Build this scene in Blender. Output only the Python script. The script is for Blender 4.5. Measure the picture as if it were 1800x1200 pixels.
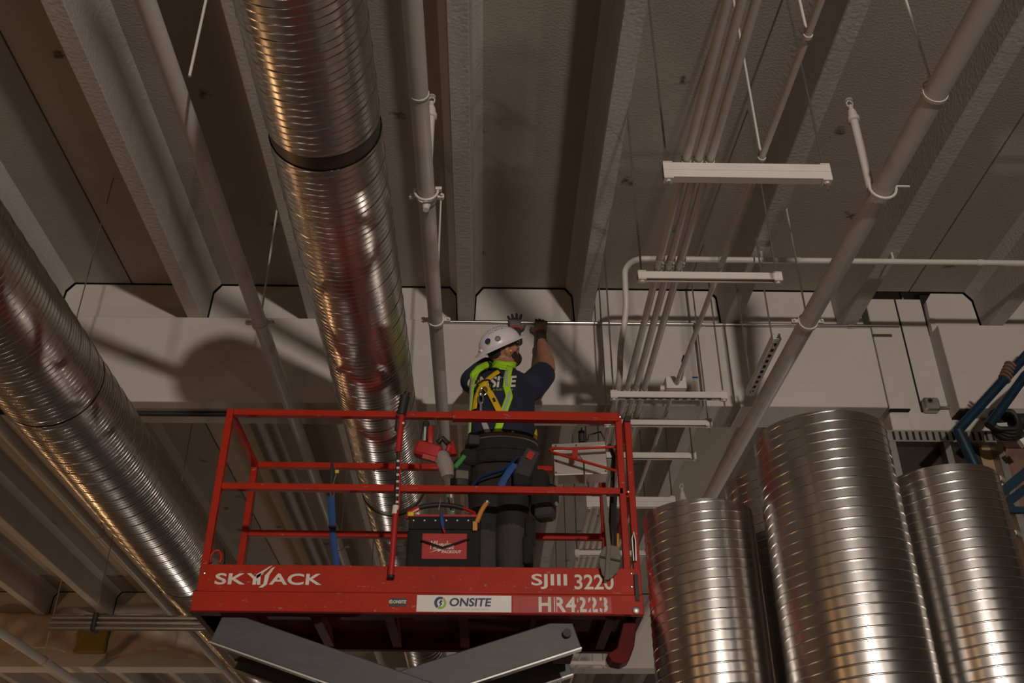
import bpy, bmesh, math, random
from mathutils import Vector, Matrix, Quaternion
from mathutils.bvhtree import BVHTree
from mathutils.kdtree import KDTree

random.seed(7)
S = bpy.context.scene
C = S.collection
for o in list(bpy.data.objects):
    bpy.data.objects.remove(o)

# ------------------------------------------------------------------ camera
F = 1760.0                                   # focal length in pixels of an 1800 px wide frame
PITCH, YAW, ROLL = (math.radians(a) for a in (31.3, 1.6, 0.28))
CAM = Vector((0, 0, 1.6))
FW = Vector((math.sin(YAW)*math.cos(PITCH), math.cos(YAW)*math.cos(PITCH), math.sin(PITCH)))
_r = Vector((math.cos(YAW), -math.sin(YAW), 0)); _u = _r.cross(FW)
RT = _r*math.cos(ROLL) - _u*math.sin(ROLL)
UP = _r*math.sin(ROLL) + _u*math.cos(ROLL)
cd = bpy.data.cameras.new('camera'); cam = bpy.data.objects.new('camera', cd); C.objects.link(cam)
cd.sensor_width = 36; cd.lens = F/1800*36; cd.clip_start = .05; cd.clip_end = 200
cam.matrix_world = Matrix(((RT.x, UP.x, -FW.x, CAM.x), (RT.y, UP.y, -FW.y, CAM.y), (RT.z, UP.z, -FW.z, CAM.z), (0, 0, 0, 1)))
S.camera = cam

def ray(px, py):
    return RT*((px-900)/F) - UP*((py-600)/F) + FW
def at(px, py, X=None, Y=None, Z=None, d=None):
    """point of the place seen at a photo pixel, on a known plane of the building"""
    v = ray(px, py)
    t = (X-CAM.x)/v.x if X is not None else (Y-CAM.y)/v.y if Y is not None else (Z-CAM.z)/v.z if Z is not None else d
    return CAM + v*t

# ------------------------------------------------------------------ world, lights, exposure
W = bpy.data.worlds.new('world'); S.world = W; W.use_nodes = True
W.node_tree.nodes['Background'].inputs[0].default_value = (1, .9, .8, 1)
W.node_tree.nodes['Background'].inputs[1].default_value = .03
S.view_settings.view_transform = 'Standard'; S.view_settings.look = 'None'
S.view_settings.gamma = 1; S.view_settings.use_curve_mapping = False
S.view_settings.exposure = -0.58

def lamp(name, loc, power, col, radius=.12):
    l = bpy.data.lights.new(name, 'POINT'); l.energy = power; l.color = col; l.shadow_soft_size = radius
    o = bpy.data.objects.new(name, l); o.location = loc; C.objects.link(o); return o
key = lamp('work_lamp_key', (1.95, -7.0, 3.33), 3300, (1, .88, .78), .14)
kl = bpy.data.lights.new('work_lamp_key', 'SPOT'); kl.energy = 3300; kl.color = (1, .88, .78); kl.shadow_soft_size = .14
kl.spot_size = math.radians(78); kl.spot_blend = .9; key.data = kl
key.rotation_euler = (Vector((-.9, 6.1, 4.7))-Vector((1.95, -7.0, 3.33))).to_track_quat('-Z', 'Y').to_euler()
lamp('work_lamp_floor_right', (3.4, -2.2, .5), 60, (1, .84, .70), .10)
lamp('work_lamp_floor_left', (-3.6, 4.6, .5), 15, (1, .90, .82), .10)
lamp('work_lamp_far_floor', (-3.3, 16.0, .8), 110, (1, .88, .78), .10)
lamp('work_lamp_mid_floor', (2.3, 10.4, .7), 40, (1, .88, .78), .08)
lamp('work_lamp_far_right', (5.2, 10.5, 1.2), 230, (1, .86, .74), .12)
for yy in (4, 10, 16):
    lamp('warm_lamp', (-8.0, yy, 2.1), 100, (1, .56, .26), .12)
lamp('warm_lamp_near', (-6.2, -2.6, 4.75), 45, (1, .55, .24), .07)
lamp('warm_lamp_near', (-3.6, -4.6, 4.75), 45, (1, .60, .30), .07)
lamp('high_lamp', (4.6, -3.4, 4.70), 30, (1, .90, .82), .06)
lamp('warm_lamp_floor', (-1.5, -5.0, 1.2), 60, (1, .60, .30), .12)

# ------------------------------------------------------------------ materials
M = {}
def mat(name, col, rough=.5, metal=0.0, var=.12, scale=6.0, bump=0.0, bscale=60.0, spec=None, col2=None, stretch=None, trans=0, alpha=1, coat=0):
    m = bpy.data.materials.new(name); m.use_nodes = True
    nt = m.node_tree; b = nt.nodes['Principled BSDF']
    b.inputs['Roughness'].default_value = rough; b.inputs['Metallic'].default_value = metal
    tc = nt.nodes.new('ShaderNodeTexCoord'); src = tc.outputs['Object']
    if stretch:
        mp = nt.nodes.new('ShaderNodeMapping'); mp.inputs['Scale'].default_value = stretch
        nt.links.new(src, mp.inputs[0]); src = mp.outputs[0]
    n = nt.nodes.new('ShaderNodeTexNoise'); n.inputs['Scale'].default_value = scale; n.inputs['Detail'].default_value = 5
    nt.links.new(src, n.inputs['Vector'])
    r = nt.nodes.new('ShaderNodeValToRGB')
    lo = [c*(1-var) for c in col]; hi = [min(1, c*(1+var)) for c in col]
    if col2: lo = col2; hi = col
    r.color_ramp.elements[0].color = (*lo, 1); r.color_ramp.elements[1].color = (*hi, 1)
    r.color_ramp.elements[0].position = .3; r.color_ramp.elements[1].position = .7
    nt.links.new(n.outputs['Fac'], r.inputs[0]); nt.links.new(r.outputs[0], b.inputs['Base Color'])
    if bump:
        n2 = nt.nodes.new('ShaderNodeTexNoise'); n2.inputs['Scale'].default_value = bscale; n2.inputs['Detail'].default_value = 4
        nt.links.new(src, n2.inputs['Vector'])
        bp = nt.nodes.new('ShaderNodeBump'); bp.inputs['Strength'].default_value = bump; bp.inputs['Distance'].default_value = .01
        nt.links.new(n2.outputs['Fac'], bp.inputs['Height']); nt.links.new(bp.outputs[0], b.inputs['Normal'])
    if spec is not None: b.inputs['Specular IOR Level'].default_value = spec
    if trans: b.inputs['Transmission Weight'].default_value = trans
    if alpha < 1: b.inputs['Alpha'].default_value = alpha
    M[name] = m; return m
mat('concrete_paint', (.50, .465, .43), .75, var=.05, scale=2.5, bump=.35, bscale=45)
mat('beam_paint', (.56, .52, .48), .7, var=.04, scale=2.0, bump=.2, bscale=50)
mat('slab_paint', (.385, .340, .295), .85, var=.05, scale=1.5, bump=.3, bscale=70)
mat('floor_concrete', (.20, .18, .16), .6, var=.2, scale=1.2)
mat('wall_paint', (.25, .215, .19), .8, var=.06)
mat('pipe_paint', (.60, .56, .52), .45, var=.04, scale=9)
mat('strut_paint', (.66, .62, .585), .42, var=.04, scale=9)
mat('dark_steel', (.03, .03, .03), .6)
mat('black_gap', (.012, .010, .009), .9)
mat('galv_pipe', (.62, .60, .57), .28, 1.0, var=.06, scale=20)
mat('galv_band', (.16, .14, .125), .42, .9, var=.06, scale=6)
mat('galv_dull', (.42, .41, .39), .45, 1.0, var=.10, scale=12)
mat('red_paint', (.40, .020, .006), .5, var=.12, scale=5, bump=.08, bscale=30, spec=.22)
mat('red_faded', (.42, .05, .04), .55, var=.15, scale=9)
mat('red_shaded', (.10, .005, .004), .6, var=.15, scale=5, spec=.15)  # the lift's red darkened to paint in shade under and behind the deck
mat('arm_grey', (.070, .072, .078), .5, var=.12, scale=7, stretch=(1, 1, 4))
mat('white_decal', (.70, .66, .58), .55, var=.10, scale=14)
mat('white_plate', (.78, .76, .72), .5, var=.04)
mat('navy_print', (.03, .03, .10), .5)
mat('green_print', (.28, .52, .04), .5)
mat('black_rubber', (.015, .015, .015), .6)
mat('black_plastic', (.022, .022, .022), .45)
mat('black_fabric', (.014, .013, .013), .9, bump=.3, bscale=180)
mat('grey_fabric', (.050, .046, .046), .9, bump=.3, bscale=180)
mat('navy_shirt', (.016, .020, .040), .9, var=.2, scale=8, bump=.25, bscale=40)
mat('trousers', (.020, .018, .018), .9, var=.25, scale=6, bump=.3, bscale=35)
mat('trouser_panel', (.052, .046, .047), .9, var=.15, bump=.25, bscale=90)
mat('skin', (.42, .20, .12), .5, var=.10, scale=14)
mat('beard', (.035, .018, .010), .85, var=.3, scale=60, bump=.5, bscale=160)
mat('hair', (.028, .018, .012), .8, var=.3, scale=60)
mat('hat_white', (.74, .70, .74), .32, var=.03)
mat('hi_vis', (.40, .78, .02), .7, var=.05, bump=.15, bscale=120)
mat('reflective', (.44, .43, .42), .4, var=.05)
mat('yellow_web', (.75, .48, .01), .65, var=.1, bump=.2, bscale=140)
mat('blue_web', (.018, .07, .24), .7, var=.15, bump=.25, bscale=140)
mat('glove_grey', (.16, .145, .13), .85, bump=.3, bscale=150)
mat('glove_red', (.42, .05, .045), .8)
mat('glove_dark', (.04, .037, .035), .8)
mat('orange_handle', (.55, .22, .03), .5, var=.15)
mat('ear_plug', (.80, .45, .05), .4)
mat('tool_red', (.42, .020, .018), .35, var=.06)
mat('tool_clear', (.45, .42, .38), .12, alpha=.55)
mat('steel_plate', (.66, .62, .56), .30, 1.0, var=.10, scale=3, stretch=(1, 1, 8))
mat('blue_paint', (.003, .024, .046), .45, var=.15)  # scaffold blue, lowered in colour for the shadow it stands in
mat('blue_tape', (.02, .06, .30), .6)
mat('green_tool', (.04, .25, .05), .5)
mat('canvas', (.17, .155, .125), .9, var=.15, bump=.3, bscale=90)
mat('opening_shade', (.030, .022, .018), .9, var=.3, scale=3)  # near-black colour stands for the shade inside the stud opening
mat('brick_red', (.20, .11, .085), .9, var=.25, scale=14)
mat('board_tan', (.34, .23, .13), .7, var=.12, scale=4)
mat('white_metal', (.75, .73, .70), .35)
mat('plastic_film', (.62, .50, .41), .25, var=.2, scale=5, alpha=.75, bump=.9, bscale=7)
mat('foam_yellow', (.30, .19, .05), .8)
mat('yellow_plastic', (.75, .55, .02), .5)
mat('lens_glass', (.5, .52, .5), .08, alpha=.35)

def galvanised(name, base, rough):
    m = bpy.data.materials.new(name); m.use_nodes = True; nt = m.node_tree; b = nt.nodes['Principled BSDF']
    b.inputs['Metallic'].default_value = 1
    tc = nt.nodes.new('ShaderNodeTexCoord')
    v = nt.nodes.new('ShaderNodeTexVoronoi'); v.inputs['Scale'].default_value = 28
    n = nt.nodes.new('ShaderNodeTexNoise'); n.inputs['Scale'].default_value = 2; n.inputs['Detail'].default_value = 3
    nt.links.new(tc.outputs['Object'], v.inputs['Vector']); nt.links.new(tc.outputs['Object'], n.inputs['Vector'])
    mx = nt.nodes.new('ShaderNodeMix'); mx.data_type = 'RGBA'
    mx.inputs[6].default_value = (*[c*.93 for c in base], 1); mx.inputs[7].default_value = (*base, 1)
    nt.links.new(v.outputs['Color'], mx.inputs[0]); nt.links.new(mx.outputs[2], b.inputs['Base Color'])
    mr = nt.nodes.new('ShaderNodeMapRange'); mr.inputs[3].default_value = rough*.9; mr.inputs[4].default_value = rough*1.12
    nt.links.new(n.outputs['Fac'], mr.inputs[0]); nt.links.new(mr.outputs[0], b.inputs['Roughness'])
    M[name] = m
galvanised('galvanised', (.68, .65, .62), .25)

# old ceiling slab: thin dark marks where fixings were torn out
def slab_marks(m):
    nt = m.node_tree; b = nt.nodes['Principled BSDF']; old = b.inputs['Base Color'].links[0].from_socket
    tc = nt.nodes.new('ShaderNodeNewGeometry')
    n = nt.nodes.new('ShaderNodeTexNoise'); n.inputs['Scale'].default_value = 22; n.inputs['Detail'].default_value = 6
    ad = nt.nodes.new('ShaderNodeMixRGB'); ad.blend_type = 'ADD'; ad.inputs[0].default_value = .16
    nt.links.new(tc.outputs['Position'], n.inputs['Vector'])
    nt.links.new(tc.outputs['Position'], ad.inputs[1]); nt.links.new(n.outputs['Color'], ad.inputs[2])
    v = nt.nodes.new('ShaderNodeTexVoronoi'); v.inputs['Scale'].default_value = 1.15; v.voronoi_dimensions = '2D'
    nt.links.new(ad.outputs[0], v.inputs['Vector'])
    lt = nt.nodes.new('ShaderNodeMapRange'); lt.inputs[1].default_value = .008; lt.inputs[2].default_value = .055
    lt.inputs[3].default_value = .9; lt.inputs[4].default_value = 0
    nt.links.new(v.outputs['Distance'], lt.inputs[0])
    mx = nt.nodes.new('ShaderNodeMix'); mx.data_type = 'RGBA'
    nt.links.new(lt.outputs[0], mx.inputs[0]); nt.links.new(old, mx.inputs[6]); mx.inputs[7].default_value = (.06, .05, .042, 1)
    nt.links.new(mx.outputs[2], b.inputs['Base Color'])
slab_marks(M['slab_paint'])

# scratches and chips on the red paint
def chips(m):
    nt = m.node_tree; b = nt.nodes['Principled BSDF']; old = b.inputs['Base Color'].links[0].from_socket
    tc = nt.nodes.new('ShaderNodeTexCoord')
    mp = nt.nodes.new('ShaderNodeMapping'); mp.inputs['Scale'].default_value = (9, 9, 22)
    n = nt.nodes.new('ShaderNodeTexNoise'); n.inputs['Scale'].default_value = 2.2; n.inputs['Detail'].default_value = 7; n.inputs['Roughness'].default_value = .65
    nt.links.new(tc.outputs['Object'], mp.inputs[0]); nt.links.new(mp.outputs[0], n.inputs['Vector'])
    lt = nt.nodes.new('ShaderNodeMapRange'); lt.inputs[1].default_value = .64; lt.inputs[2].default_value = .69
    nt.links.new(n.outputs['Fac'], lt.inputs[0])
    mx = nt.nodes.new('ShaderNodeMix'); mx.data_type = 'RGBA'
    nt.links.new(lt.outputs[0], mx.inputs[0]); nt.links.new(old, mx.inputs[6]); mx.inputs[7].default_value = (.34, .20, .15, 1)
    nt.links.new(mx.outputs[2], b.inputs['Base Color'])
chips(M['red_paint'])

# ------------------------------------------------------------------ mesh helpers
ORIG = {}
def link(o, parent):
    C.objects.link(o)
    if parent: o.parent = parent
def obj_from(name, me, parent=None):
    o = bpy.data.objects.new(name, me); link(o, parent); return o

class MB:
    def __init__(s): s.v = []; s.f = []
    def add(s, vs, fs):
        k = len(s.v); s.v += [Vector(p) for p in vs]; s.f += [tuple(i+k for i in f) for f in fs]; return s
    def box(s, c, d, m=None):
        c = Vector(c); hx, hy, hz = d[0]/2, d[1]/2, d[2]/2
        vs = [Vector((x*hx, y*hy, z*hz)) for z in (-1, 1) for y in (-1, 1) for x in (-1, 1)]
        if m is not None: vs = [m @ p for p in vs]
        return s.add([c+p for p in vs], [(0, 2, 3, 1), (4, 5, 7, 6), (0, 1, 5, 4), (2, 6, 7, 3), (0, 4, 6, 2), (1, 3, 7, 5)])
    def b2(s, lo, hi):
        lo = Vector(lo); hi = Vector(hi); return s.box((lo+hi)/2, hi-lo)
    def rbox(s, c, d, r, m=None, n=3):
        """box with rounded vertical edges and softened top and bottom (axis z of m)"""
        c = Vector(c); pts = []
        for (sx, sy, a0) in ((1, 1, 0), (-1, 1, 90), (-1, -1, 180), (1, -1, 270)):
            for i in range(n+1):
                a = math.radians(a0+90*i/n)
                pts.append((sx*(d[0]/2-r)+r*math.cos(a), sy*(d[1]/2-r)+r*math.sin(a)))
        rings = []; k = len(pts)
        for z, sh in ((-d[2]/2, r*.6), (-d[2]/2+r*.6, 0), (d[2]/2-r*.6, 0), (d[2]/2, r*.6)):
            rings.append([Vector((x*(1-2*sh/d[0]), y*(1-2*sh/d[1]), z)) for x, y in pts])
        vs = [p for q in rings for p in q]
        if m is not None: vs = [m @ p for p in vs]
        fs = [(a*k+i, a*k+(i+1) % k, (a+1)*k+(i+1) % k, (a+1)*k+i) for a in range(3) for i in range(k)]
        fs += [tuple(range(k-1, -1, -1)), tuple(range(3*k, 4*k))]
        return s.add([c+p for p in vs], fs)
    def tube(s, pts, r, n=12, caps=True, flat=1.0):
        pts = [Vector(p) for p in pts]; rs = r if isinstance(r, (list, tuple)) else [r]*len(pts)
        t0 = (pts[1]-pts[0]).normalized()
        a = Vector((0, 0, 1)) if abs(t0.z) < .9 else Vector((0, 1, 0))
        u = t0.cross(a).normalized(); vs = []; prev = t0
        for i, p in enumerate(pts):
            t = ((pts[i+1] if i+1 < len(pts) else p) - (pts[i-1] if i else p)).normalized()
            u = prev.rotation_difference(t) @ u; u = (u-t*u.dot(t)).normalized(); w = t.cross(u); prev = t
            for j in range(n):
                b = 2*math.pi*j/n; vs.append(p+(u*math.cos(b)+w*math.sin(b)*flat)*rs[i])
        fs = [(i*n+j, i*n+(j+1) % n, (i+1)*n+(j+1) % n, (i+1)*n+j) for i in range(len(pts)-1) for j in range(n)]
        if caps: fs += [tuple(range(n-1, -1, -1)), tuple(range((len(pts)-1)*n, len(pts)*n))]
        return s.add(vs, fs)
    def bar(s, p0, p1, w, h, up=(0, 0, 1)):
        """rectangular bar from p0 to p1, w across, h along up"""
        p0 = Vector(p0); p1 = Vector(p1); t = (p1-p0).normalized(); up = Vector(up)
        if abs(t.dot(up)) > .98: up = Vector((0, 1, 0))
        a = t.cross(up).normalized(); b = a.cross(t).normalized()
        vs = [p+a*(x*w/2)+b*(z*h/2) for p in (p0, p1) for x, z in ((-1, -1), (1, -1), (1, 1), (-1, 1))]
        return s.add(vs, [(0, 1, 2, 3), (7, 6, 5, 4), (0, 4, 5, 1), (1, 5, 6, 2), (2, 6, 7, 3), (3, 7, 4, 0)])
    def lathe(s, prof, o, n=24, m=None):
        o = Vector(o); vs = []
        for r, z in prof:
            for j in range(n):
                a = 2*math.pi*j/n; p = Vector((r*math.cos(a), r*math.sin(a), z)); vs.append(o+(m @ p if m is not None else p))
        fs = [(i*n+j, i*n+(j+1) % n, (i+1)*n+(j+1) % n, (i+1)*n+j) for i in range(len(prof)-1) for j in range(n)]
        fs += [tuple(range(n-1, -1, -1)), tuple(range((len(prof)-1)*n, len(prof)*n))]
        return s.add(vs, fs)
    def prism(s, poly, o, ax, ay, az, depth):
        """polygon in (ax, ay) at o, extruded by depth along az"""
        o, ax, ay, az = Vector(o), Vector(ax), Vector(ay), Vector(az); k = len(poly)
        vs = [o+ax*x+ay*y for x, y in poly]; vs += [p+az*depth for p in vs]
        fs = [tuple(range(k-1, -1, -1)), tuple(range(k, 2*k))] + [(i, (i+1) % k, k+(i+1) % k, k+i) for i in range(k)]
        return s.add(vs, fs)
    def ell(s, c, r, m=None, nu=20, nv=12):
        c = Vector(c); vs = []; fs = []
        for i in range(1, nv):
            t = math.pi*i/nv
            for j in range(nu):
                a = 2*math.pi*j/nu
                p = Vector((r[0]*math.sin(t)*math.cos(a), r[1]*math.sin(t)*math.sin(a), r[2]*math.cos(t)))
                vs.append(c+(m @ p if m is not None else p))
        for i in range(nv-2):
            for j in range(nu): fs.append((i*nu+j, (i+1)*nu+j, (i+1)*nu+(j+1) % nu, i*nu+(j+1) % nu))
        k = len(vs)
        for q in (Vector((0, 0, r[2])), Vector((0, 0, -r[2]))): vs.append(c+(m @ q if m is not None else q))
        for j in range(nu):
            fs.append((k, j, (j+1) % nu)); fs.append((k+1, (nv-2)*nu+(j+1) % nu, (nv-2)*nu+j))
        return s.add(vs, fs)
    def mesh(s, name, o=Vector((0, 0, 0)), smooth=True, ang=35):
        me = bpy.data.meshes.new(name)
        me.from_pydata([tuple(p-o) for p in s.v], [], s.f)
        bm = bmesh.new(); bm.from_mesh(me); bmesh.ops.recalc_face_normals(bm, faces=bm.faces); bm.to_mesh(me); bm.free()
        if smooth:
            me.shade_smooth(); me.set_sharp_from_angle(angle=math.radians(ang))
        return me
    def build(s, name, m, parent=None, smooth=True, ang=35, origin=None, bevel=0):
        if parent is not None: o = ORIG[parent.name]
        elif origin is not None: o = Vector(origin)
        else:
            xs = [p.x for p in s.v]; ys = [p.y for p in s.v]; zs = [p.z for p in s.v]
            o = Vector(((min(xs)+max(xs))/2, (min(ys)+max(ys))/2, min(zs)))
        me = s.mesh(name, o, smooth, ang)
        mm = m if isinstance(m, list) else [m]
        for q in mm: me.materials.append(M[q])
        ob = obj_from(name, me, parent)
        if parent is None: ob.location = o
        ORIG[ob.name] = o
        if bevel:
            bv = ob.modifiers.new('edge', 'BEVEL'); bv.width = bevel; bv.segments = 2; bv.limit_method = 'ANGLE'
        return ob
def tag(o, label=None, cat=None, group=None, kind=None):
    if label: o['label'] = label
    if cat: o['category'] = cat
    if group: o['group'] = group
    if kind: o['kind'] = kind
    return o
def empty(name, loc, label=None, cat=None, group=None, kind=None):
    o = bpy.data.objects.new(name, None); C.objects.link(o); o.location = loc; o.empty_display_size = .1
    ORIG[o.name] = Vector(loc); return tag(o, label, cat, group, kind)
def copy_tree(o, off, parent=None):
    c = o.copy(); C.objects.link(c); c.parent = parent
    if parent is None: c.location = o.location + Vector(off)
    ORIG[c.name] = ORIG[o.name] + Vector(off)
    for ch in o.children: copy_tree(ch, off, c)
    return c
DEP = lambda: bpy.context.evaluated_depsgraph_get()
def text_geo(s, shear=0, offset=0, spacing=1.0):
    cu = bpy.data.curves.new('lettering', 'FONT'); cu.body = s; cu.size = 1; cu.shear = shear; cu.offset = offset
    cu.space_character = spacing; cu.resolution_u = 4; cu.fill_mode = 'FRONT'
    o = bpy.data.objects.new('lettering', cu); C.objects.link(o); d = DEP(); d.update()
    me = bpy.data.meshes.new_from_object(o.evaluated_get(d))
    vs = [Vector(v.co) for v in me.vertices]; fs = [tuple(p.vertices) for p in me.polygons]
    bpy.data.objects.remove(o); bpy.data.curves.remove(cu); bpy.data.meshes.remove(me)
    x0 = min(v.x for v in vs); x1 = max(v.x for v in vs); y0 = min(v.y for v in vs); y1 = max(v.y for v in vs)
    return [((v.x-x0)/(x1-x0), (v.y-y0)/(y1-y0)) for v in vs], fs
def text_on(s, m, parent, p00, ax, ay, name='lettering', **k):
    """lettering filling the parallelogram p00 + ax, ay"""
    uv, fs = text_geo(s, **k); p00, ax, ay = Vector(p00), Vector(ax), Vector(ay)
    return MB().add([p00+ax*u+ay*v for u, v in uv], fs).build(name, m, parent, smooth=False)

X, Y, Z = Vector((1, 0, 0)), Vector((0, 1, 0)), Vector((0, 0, 1))
SLAB, LEDGE, SOFFIT = 5.84, 5.49, 4.805        # heights of slab underside, beam ledge, beam soffit
GY = 6.10                                      # front face of the near beam

# ================================================================== THE SETTING
MB().b2((-14, -16, -.2), (10, 30, 0)).build('floor', 'floor_concrete', smooth=False)
tag(bpy.data.objects['floor'], 'bare concrete floor of the building', 'floor', kind='structure')
for nm, lo, hi, lb in (('wall_left', (-14.2, -16, 0), (-14, 30, 6.2), 'plain wall on the left side of the hall'),
                       ('wall_right', (10, -16, 0), (10.2, 30, 6.2), 'plain wall on the right side of the hall'),
                       ('wall_back', (-14, 30, 0), (10, 30.2, 6.2), 'plain wall at the far end of the hall'),
                       ('wall_front', (-14, -16.2, 0), (10, -16, 6.2), 'plain wall behind the camera')):
    tag(MB().b2(lo, hi).build(nm, 'wall_paint', smooth=False), lb, 'wall', kind='structure')

# ceiling of precast double tees: each panel a part with its two stems as sub-parts
ceil = empty('ceiling', (0, 0, SLAB), 'ceiling of painted precast double tee panels', 'ceiling', kind='structure')
PER, S0, SDX = 1.94, -.165, .86
bays = [(-16, -8.82), (-8.68, -1.32), (-1.18, 6.19), (6.34, 13.69), (13.84, 21.19), (21.34, 30)]
def stem_profile():
    h = SLAB-LEDGE
    return [(-.050, -h), (.050, -h), (.056, -h+.008), (.068, -.07), (.120, 0), (-.120, 0), (-.068, -.07), (-.056, -h+.008)]
for bi, (y0, y1) in enumerate(bays):
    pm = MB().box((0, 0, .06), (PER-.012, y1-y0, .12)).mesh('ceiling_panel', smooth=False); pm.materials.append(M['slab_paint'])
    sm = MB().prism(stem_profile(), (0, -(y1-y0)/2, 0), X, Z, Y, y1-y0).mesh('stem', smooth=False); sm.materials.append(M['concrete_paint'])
    for k in range(-7, 6):
        xc = S0+SDX/2+PER*k
        if xc < -14.5 or xc > 10.5: continue
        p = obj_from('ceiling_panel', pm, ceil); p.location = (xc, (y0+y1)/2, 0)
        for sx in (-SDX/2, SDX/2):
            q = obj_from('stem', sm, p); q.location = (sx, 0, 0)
bk = MB().b2((-14, -16, SLAB+.125), (10, 30, SLAB+.2)).build('roof_backing', 'black_gap', ceil, smooth=False)

# beams: inverted tees under the panels
def beam(name, x0, x1, y, label):
    e = empty(name, ((x0+x1)/2, y+.165, SOFFIT), label, 'beam', kind='structure')
    MB().b2((x0, y, SOFFIT), (x1, y+.33, LEDGE)).build('ledge_block', 'beam_paint', e, smooth=False, bevel=.008)
    # upstand between the stems, cut round each stem with a narrow open joint
    g = .010; ya, yb = y+.10, y+.235
    ks = sorted(S0+PER*k+d for k in range(-8, 7) for d in (0, SDX))
    ks = [s for s in ks if x0+.15 < s < x1-.15]
    ed = [x0-.13]+ks+[x1+.13]
    for a, b in zip(ed, ed[1:]):
        la, lb_ = max(a+.056+g, x0), min(b-.056-g, x1)
        poly = [(la, LEDGE), (lb_, LEDGE), (lb_-.012, SLAB-.07-g), (lb_-.062, SLAB-g), (la+.062, SLAB-g), (la+.012, SLAB-.07-g)]
        MB().prism(poly, (0, ya, 0), X, Z, Y, yb-ya).build('upstand', 'beam_paint', e, smooth=False)
        MB().b2((max(la-.05, x0), ya+.05, LEDGE), (min(lb_+.05, x1), yb-.05, SLAB+.02)).build('joint_filler', 'black_gap', e, smooth=False)
    return e
beam('beam', -14, 2.78, GY, 'near painted concrete beam behind the worker, lit by the lamp')
beam('beam', 3.28, 10, GY, 'short painted concrete beam right of the column, behind the blue frame')
beam('beam', -14, 10, GY+7.5, 'second concrete beam beyond the lift, half wrapped in plastic film')
beam('beam', -14, 10, GY+15, 'farthest concrete beam at the end of the hall')
for yy in (GY-7.5, GY-15):
    beam('beam', -14, 10, yy, 'concrete beam behind the camera')['group'] = 'beams behind the camera'
col = empty('column', (3.2, 6.5, 0), 'wide concrete column between the two near beams', 'column', kind='structure')
MB().b2((2.86, 6.26, 0), (3.72, 6.80, SLAB-.02)).build('shaft', 'beam_paint', col, smooth=False, bevel=.01)
MB().b2((2.795, 6.14, 0), (2.93, 6.5, SOFFIT-.02)).build('corbel_post', 'beam_paint', col, smooth=False, bevel=.008)
MB().b2((3.078, 6.252, 4.85), (3.088, 6.262, SLAB-.03)).build('joint_line', 'black_gap', col, smooth=False)
MB().b2((2.79, 6.10, SOFFIT-.018), (2.93, 6.139, SOFFIT-.008)).build('bearing_pad', 'black_gap', col, smooth=False)
MB().b2((3.285, 6.12, SOFFIT-.012), (3.42, 6.26, SOFFIT-.001)).build('bearing_pad', 'black_gap', col, smooth=False)

# ================================================================== SPIRAL DUCTS
def spiral(name, p0, axis, length, rad, parent, pitch=.145, ribs=4, n=56, hs=.0036, hr=.0015, rw=.008):
    """helically ribbed tube: the rows of the mesh follow the lock seam"""
    axis = Vector(axis).normalized(); p0 = Vector(p0)
    a = Vector((0, 0, 1)) if abs(axis.z) < .9 else Vector((1, 0, 0))
    u = axis.cross(a).normalized(); w = axis.cross(u)
    rows = []
    for k in range(ribs):
        s = pitch*k/ribs; h = hs if k == 0 else hr; wd = rw
        rows += [(s, 0), (s+.0015, 0), (s+.0015+wd*.25, h*.7), (s+.0015+wd*.5, h), (s+.0015+wd*.75, h*.7), (s+.0015+wd, 0), (s+.003+wd, 0)]
    m = len(rows); turns = int(length/pitch)+2; nv = turns*m
    vs = []; fs = []
    for i in range(nv):
        b = pitch*(i//m)+rows[i % m][0]; h = rows[i % m][1]
        for j in range(n):
            s = min(max(b+pitch*j/n-pitch, 0), length); t = 2*math.pi*j/n
            vs.append(p0+axis*s+(u*math.cos(t)+w*math.sin(t))*(rad+h))
    for i in range(nv-1):
        for j in range(n):
            if j < n-1: q = (i*n+j, i*n+j+1, (i+1)*n+j+1, (i+1)*n+j)
            else:
                if i+m+1 >= nv: continue
                q = (i*n+j, (i+m)*n, (i+m+1)*n, (i+1)*n+j)
            z = [(vs[x]-p0).dot(axis) for x in q]
            if max(z)-min(z) < 1e-6: continue
            fs.append(q)
    o = ORIG[parent.name]
    me = bpy.data.meshes.new(name); me.from_pydata([tuple(p-o) for p in vs], [], fs)
    bm = bmesh.new(); bm.from_mesh(me)
    bmesh.ops.delete(bm, geom=[v for v in bm.verts if not v.link_faces], context='VERTS')
    bmesh.ops.recalc_face_normals(bm, faces=bm.faces); bm.to_mesh(me); bm.free()
    me.shade_smooth(); me.set_sharp_from_angle(angle=math.radians(85)); me.materials.append(M['galvanised'])
    ob = obj_from(name, me, parent); ORIG[ob.name] = o
    return ob
def band(p, axis, r, w, parent, name='coupling', t=.003):
    axis = Vector(axis).normalized(); q = axis.to_track_quat('Z', 'Y').to_matrix()
    return MB().lathe([(r, -w/2), (r+t, -w/2), (r+t, w/2), (r, w/2)], p, 56, q).build(name, 'galvanised', parent)
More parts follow.
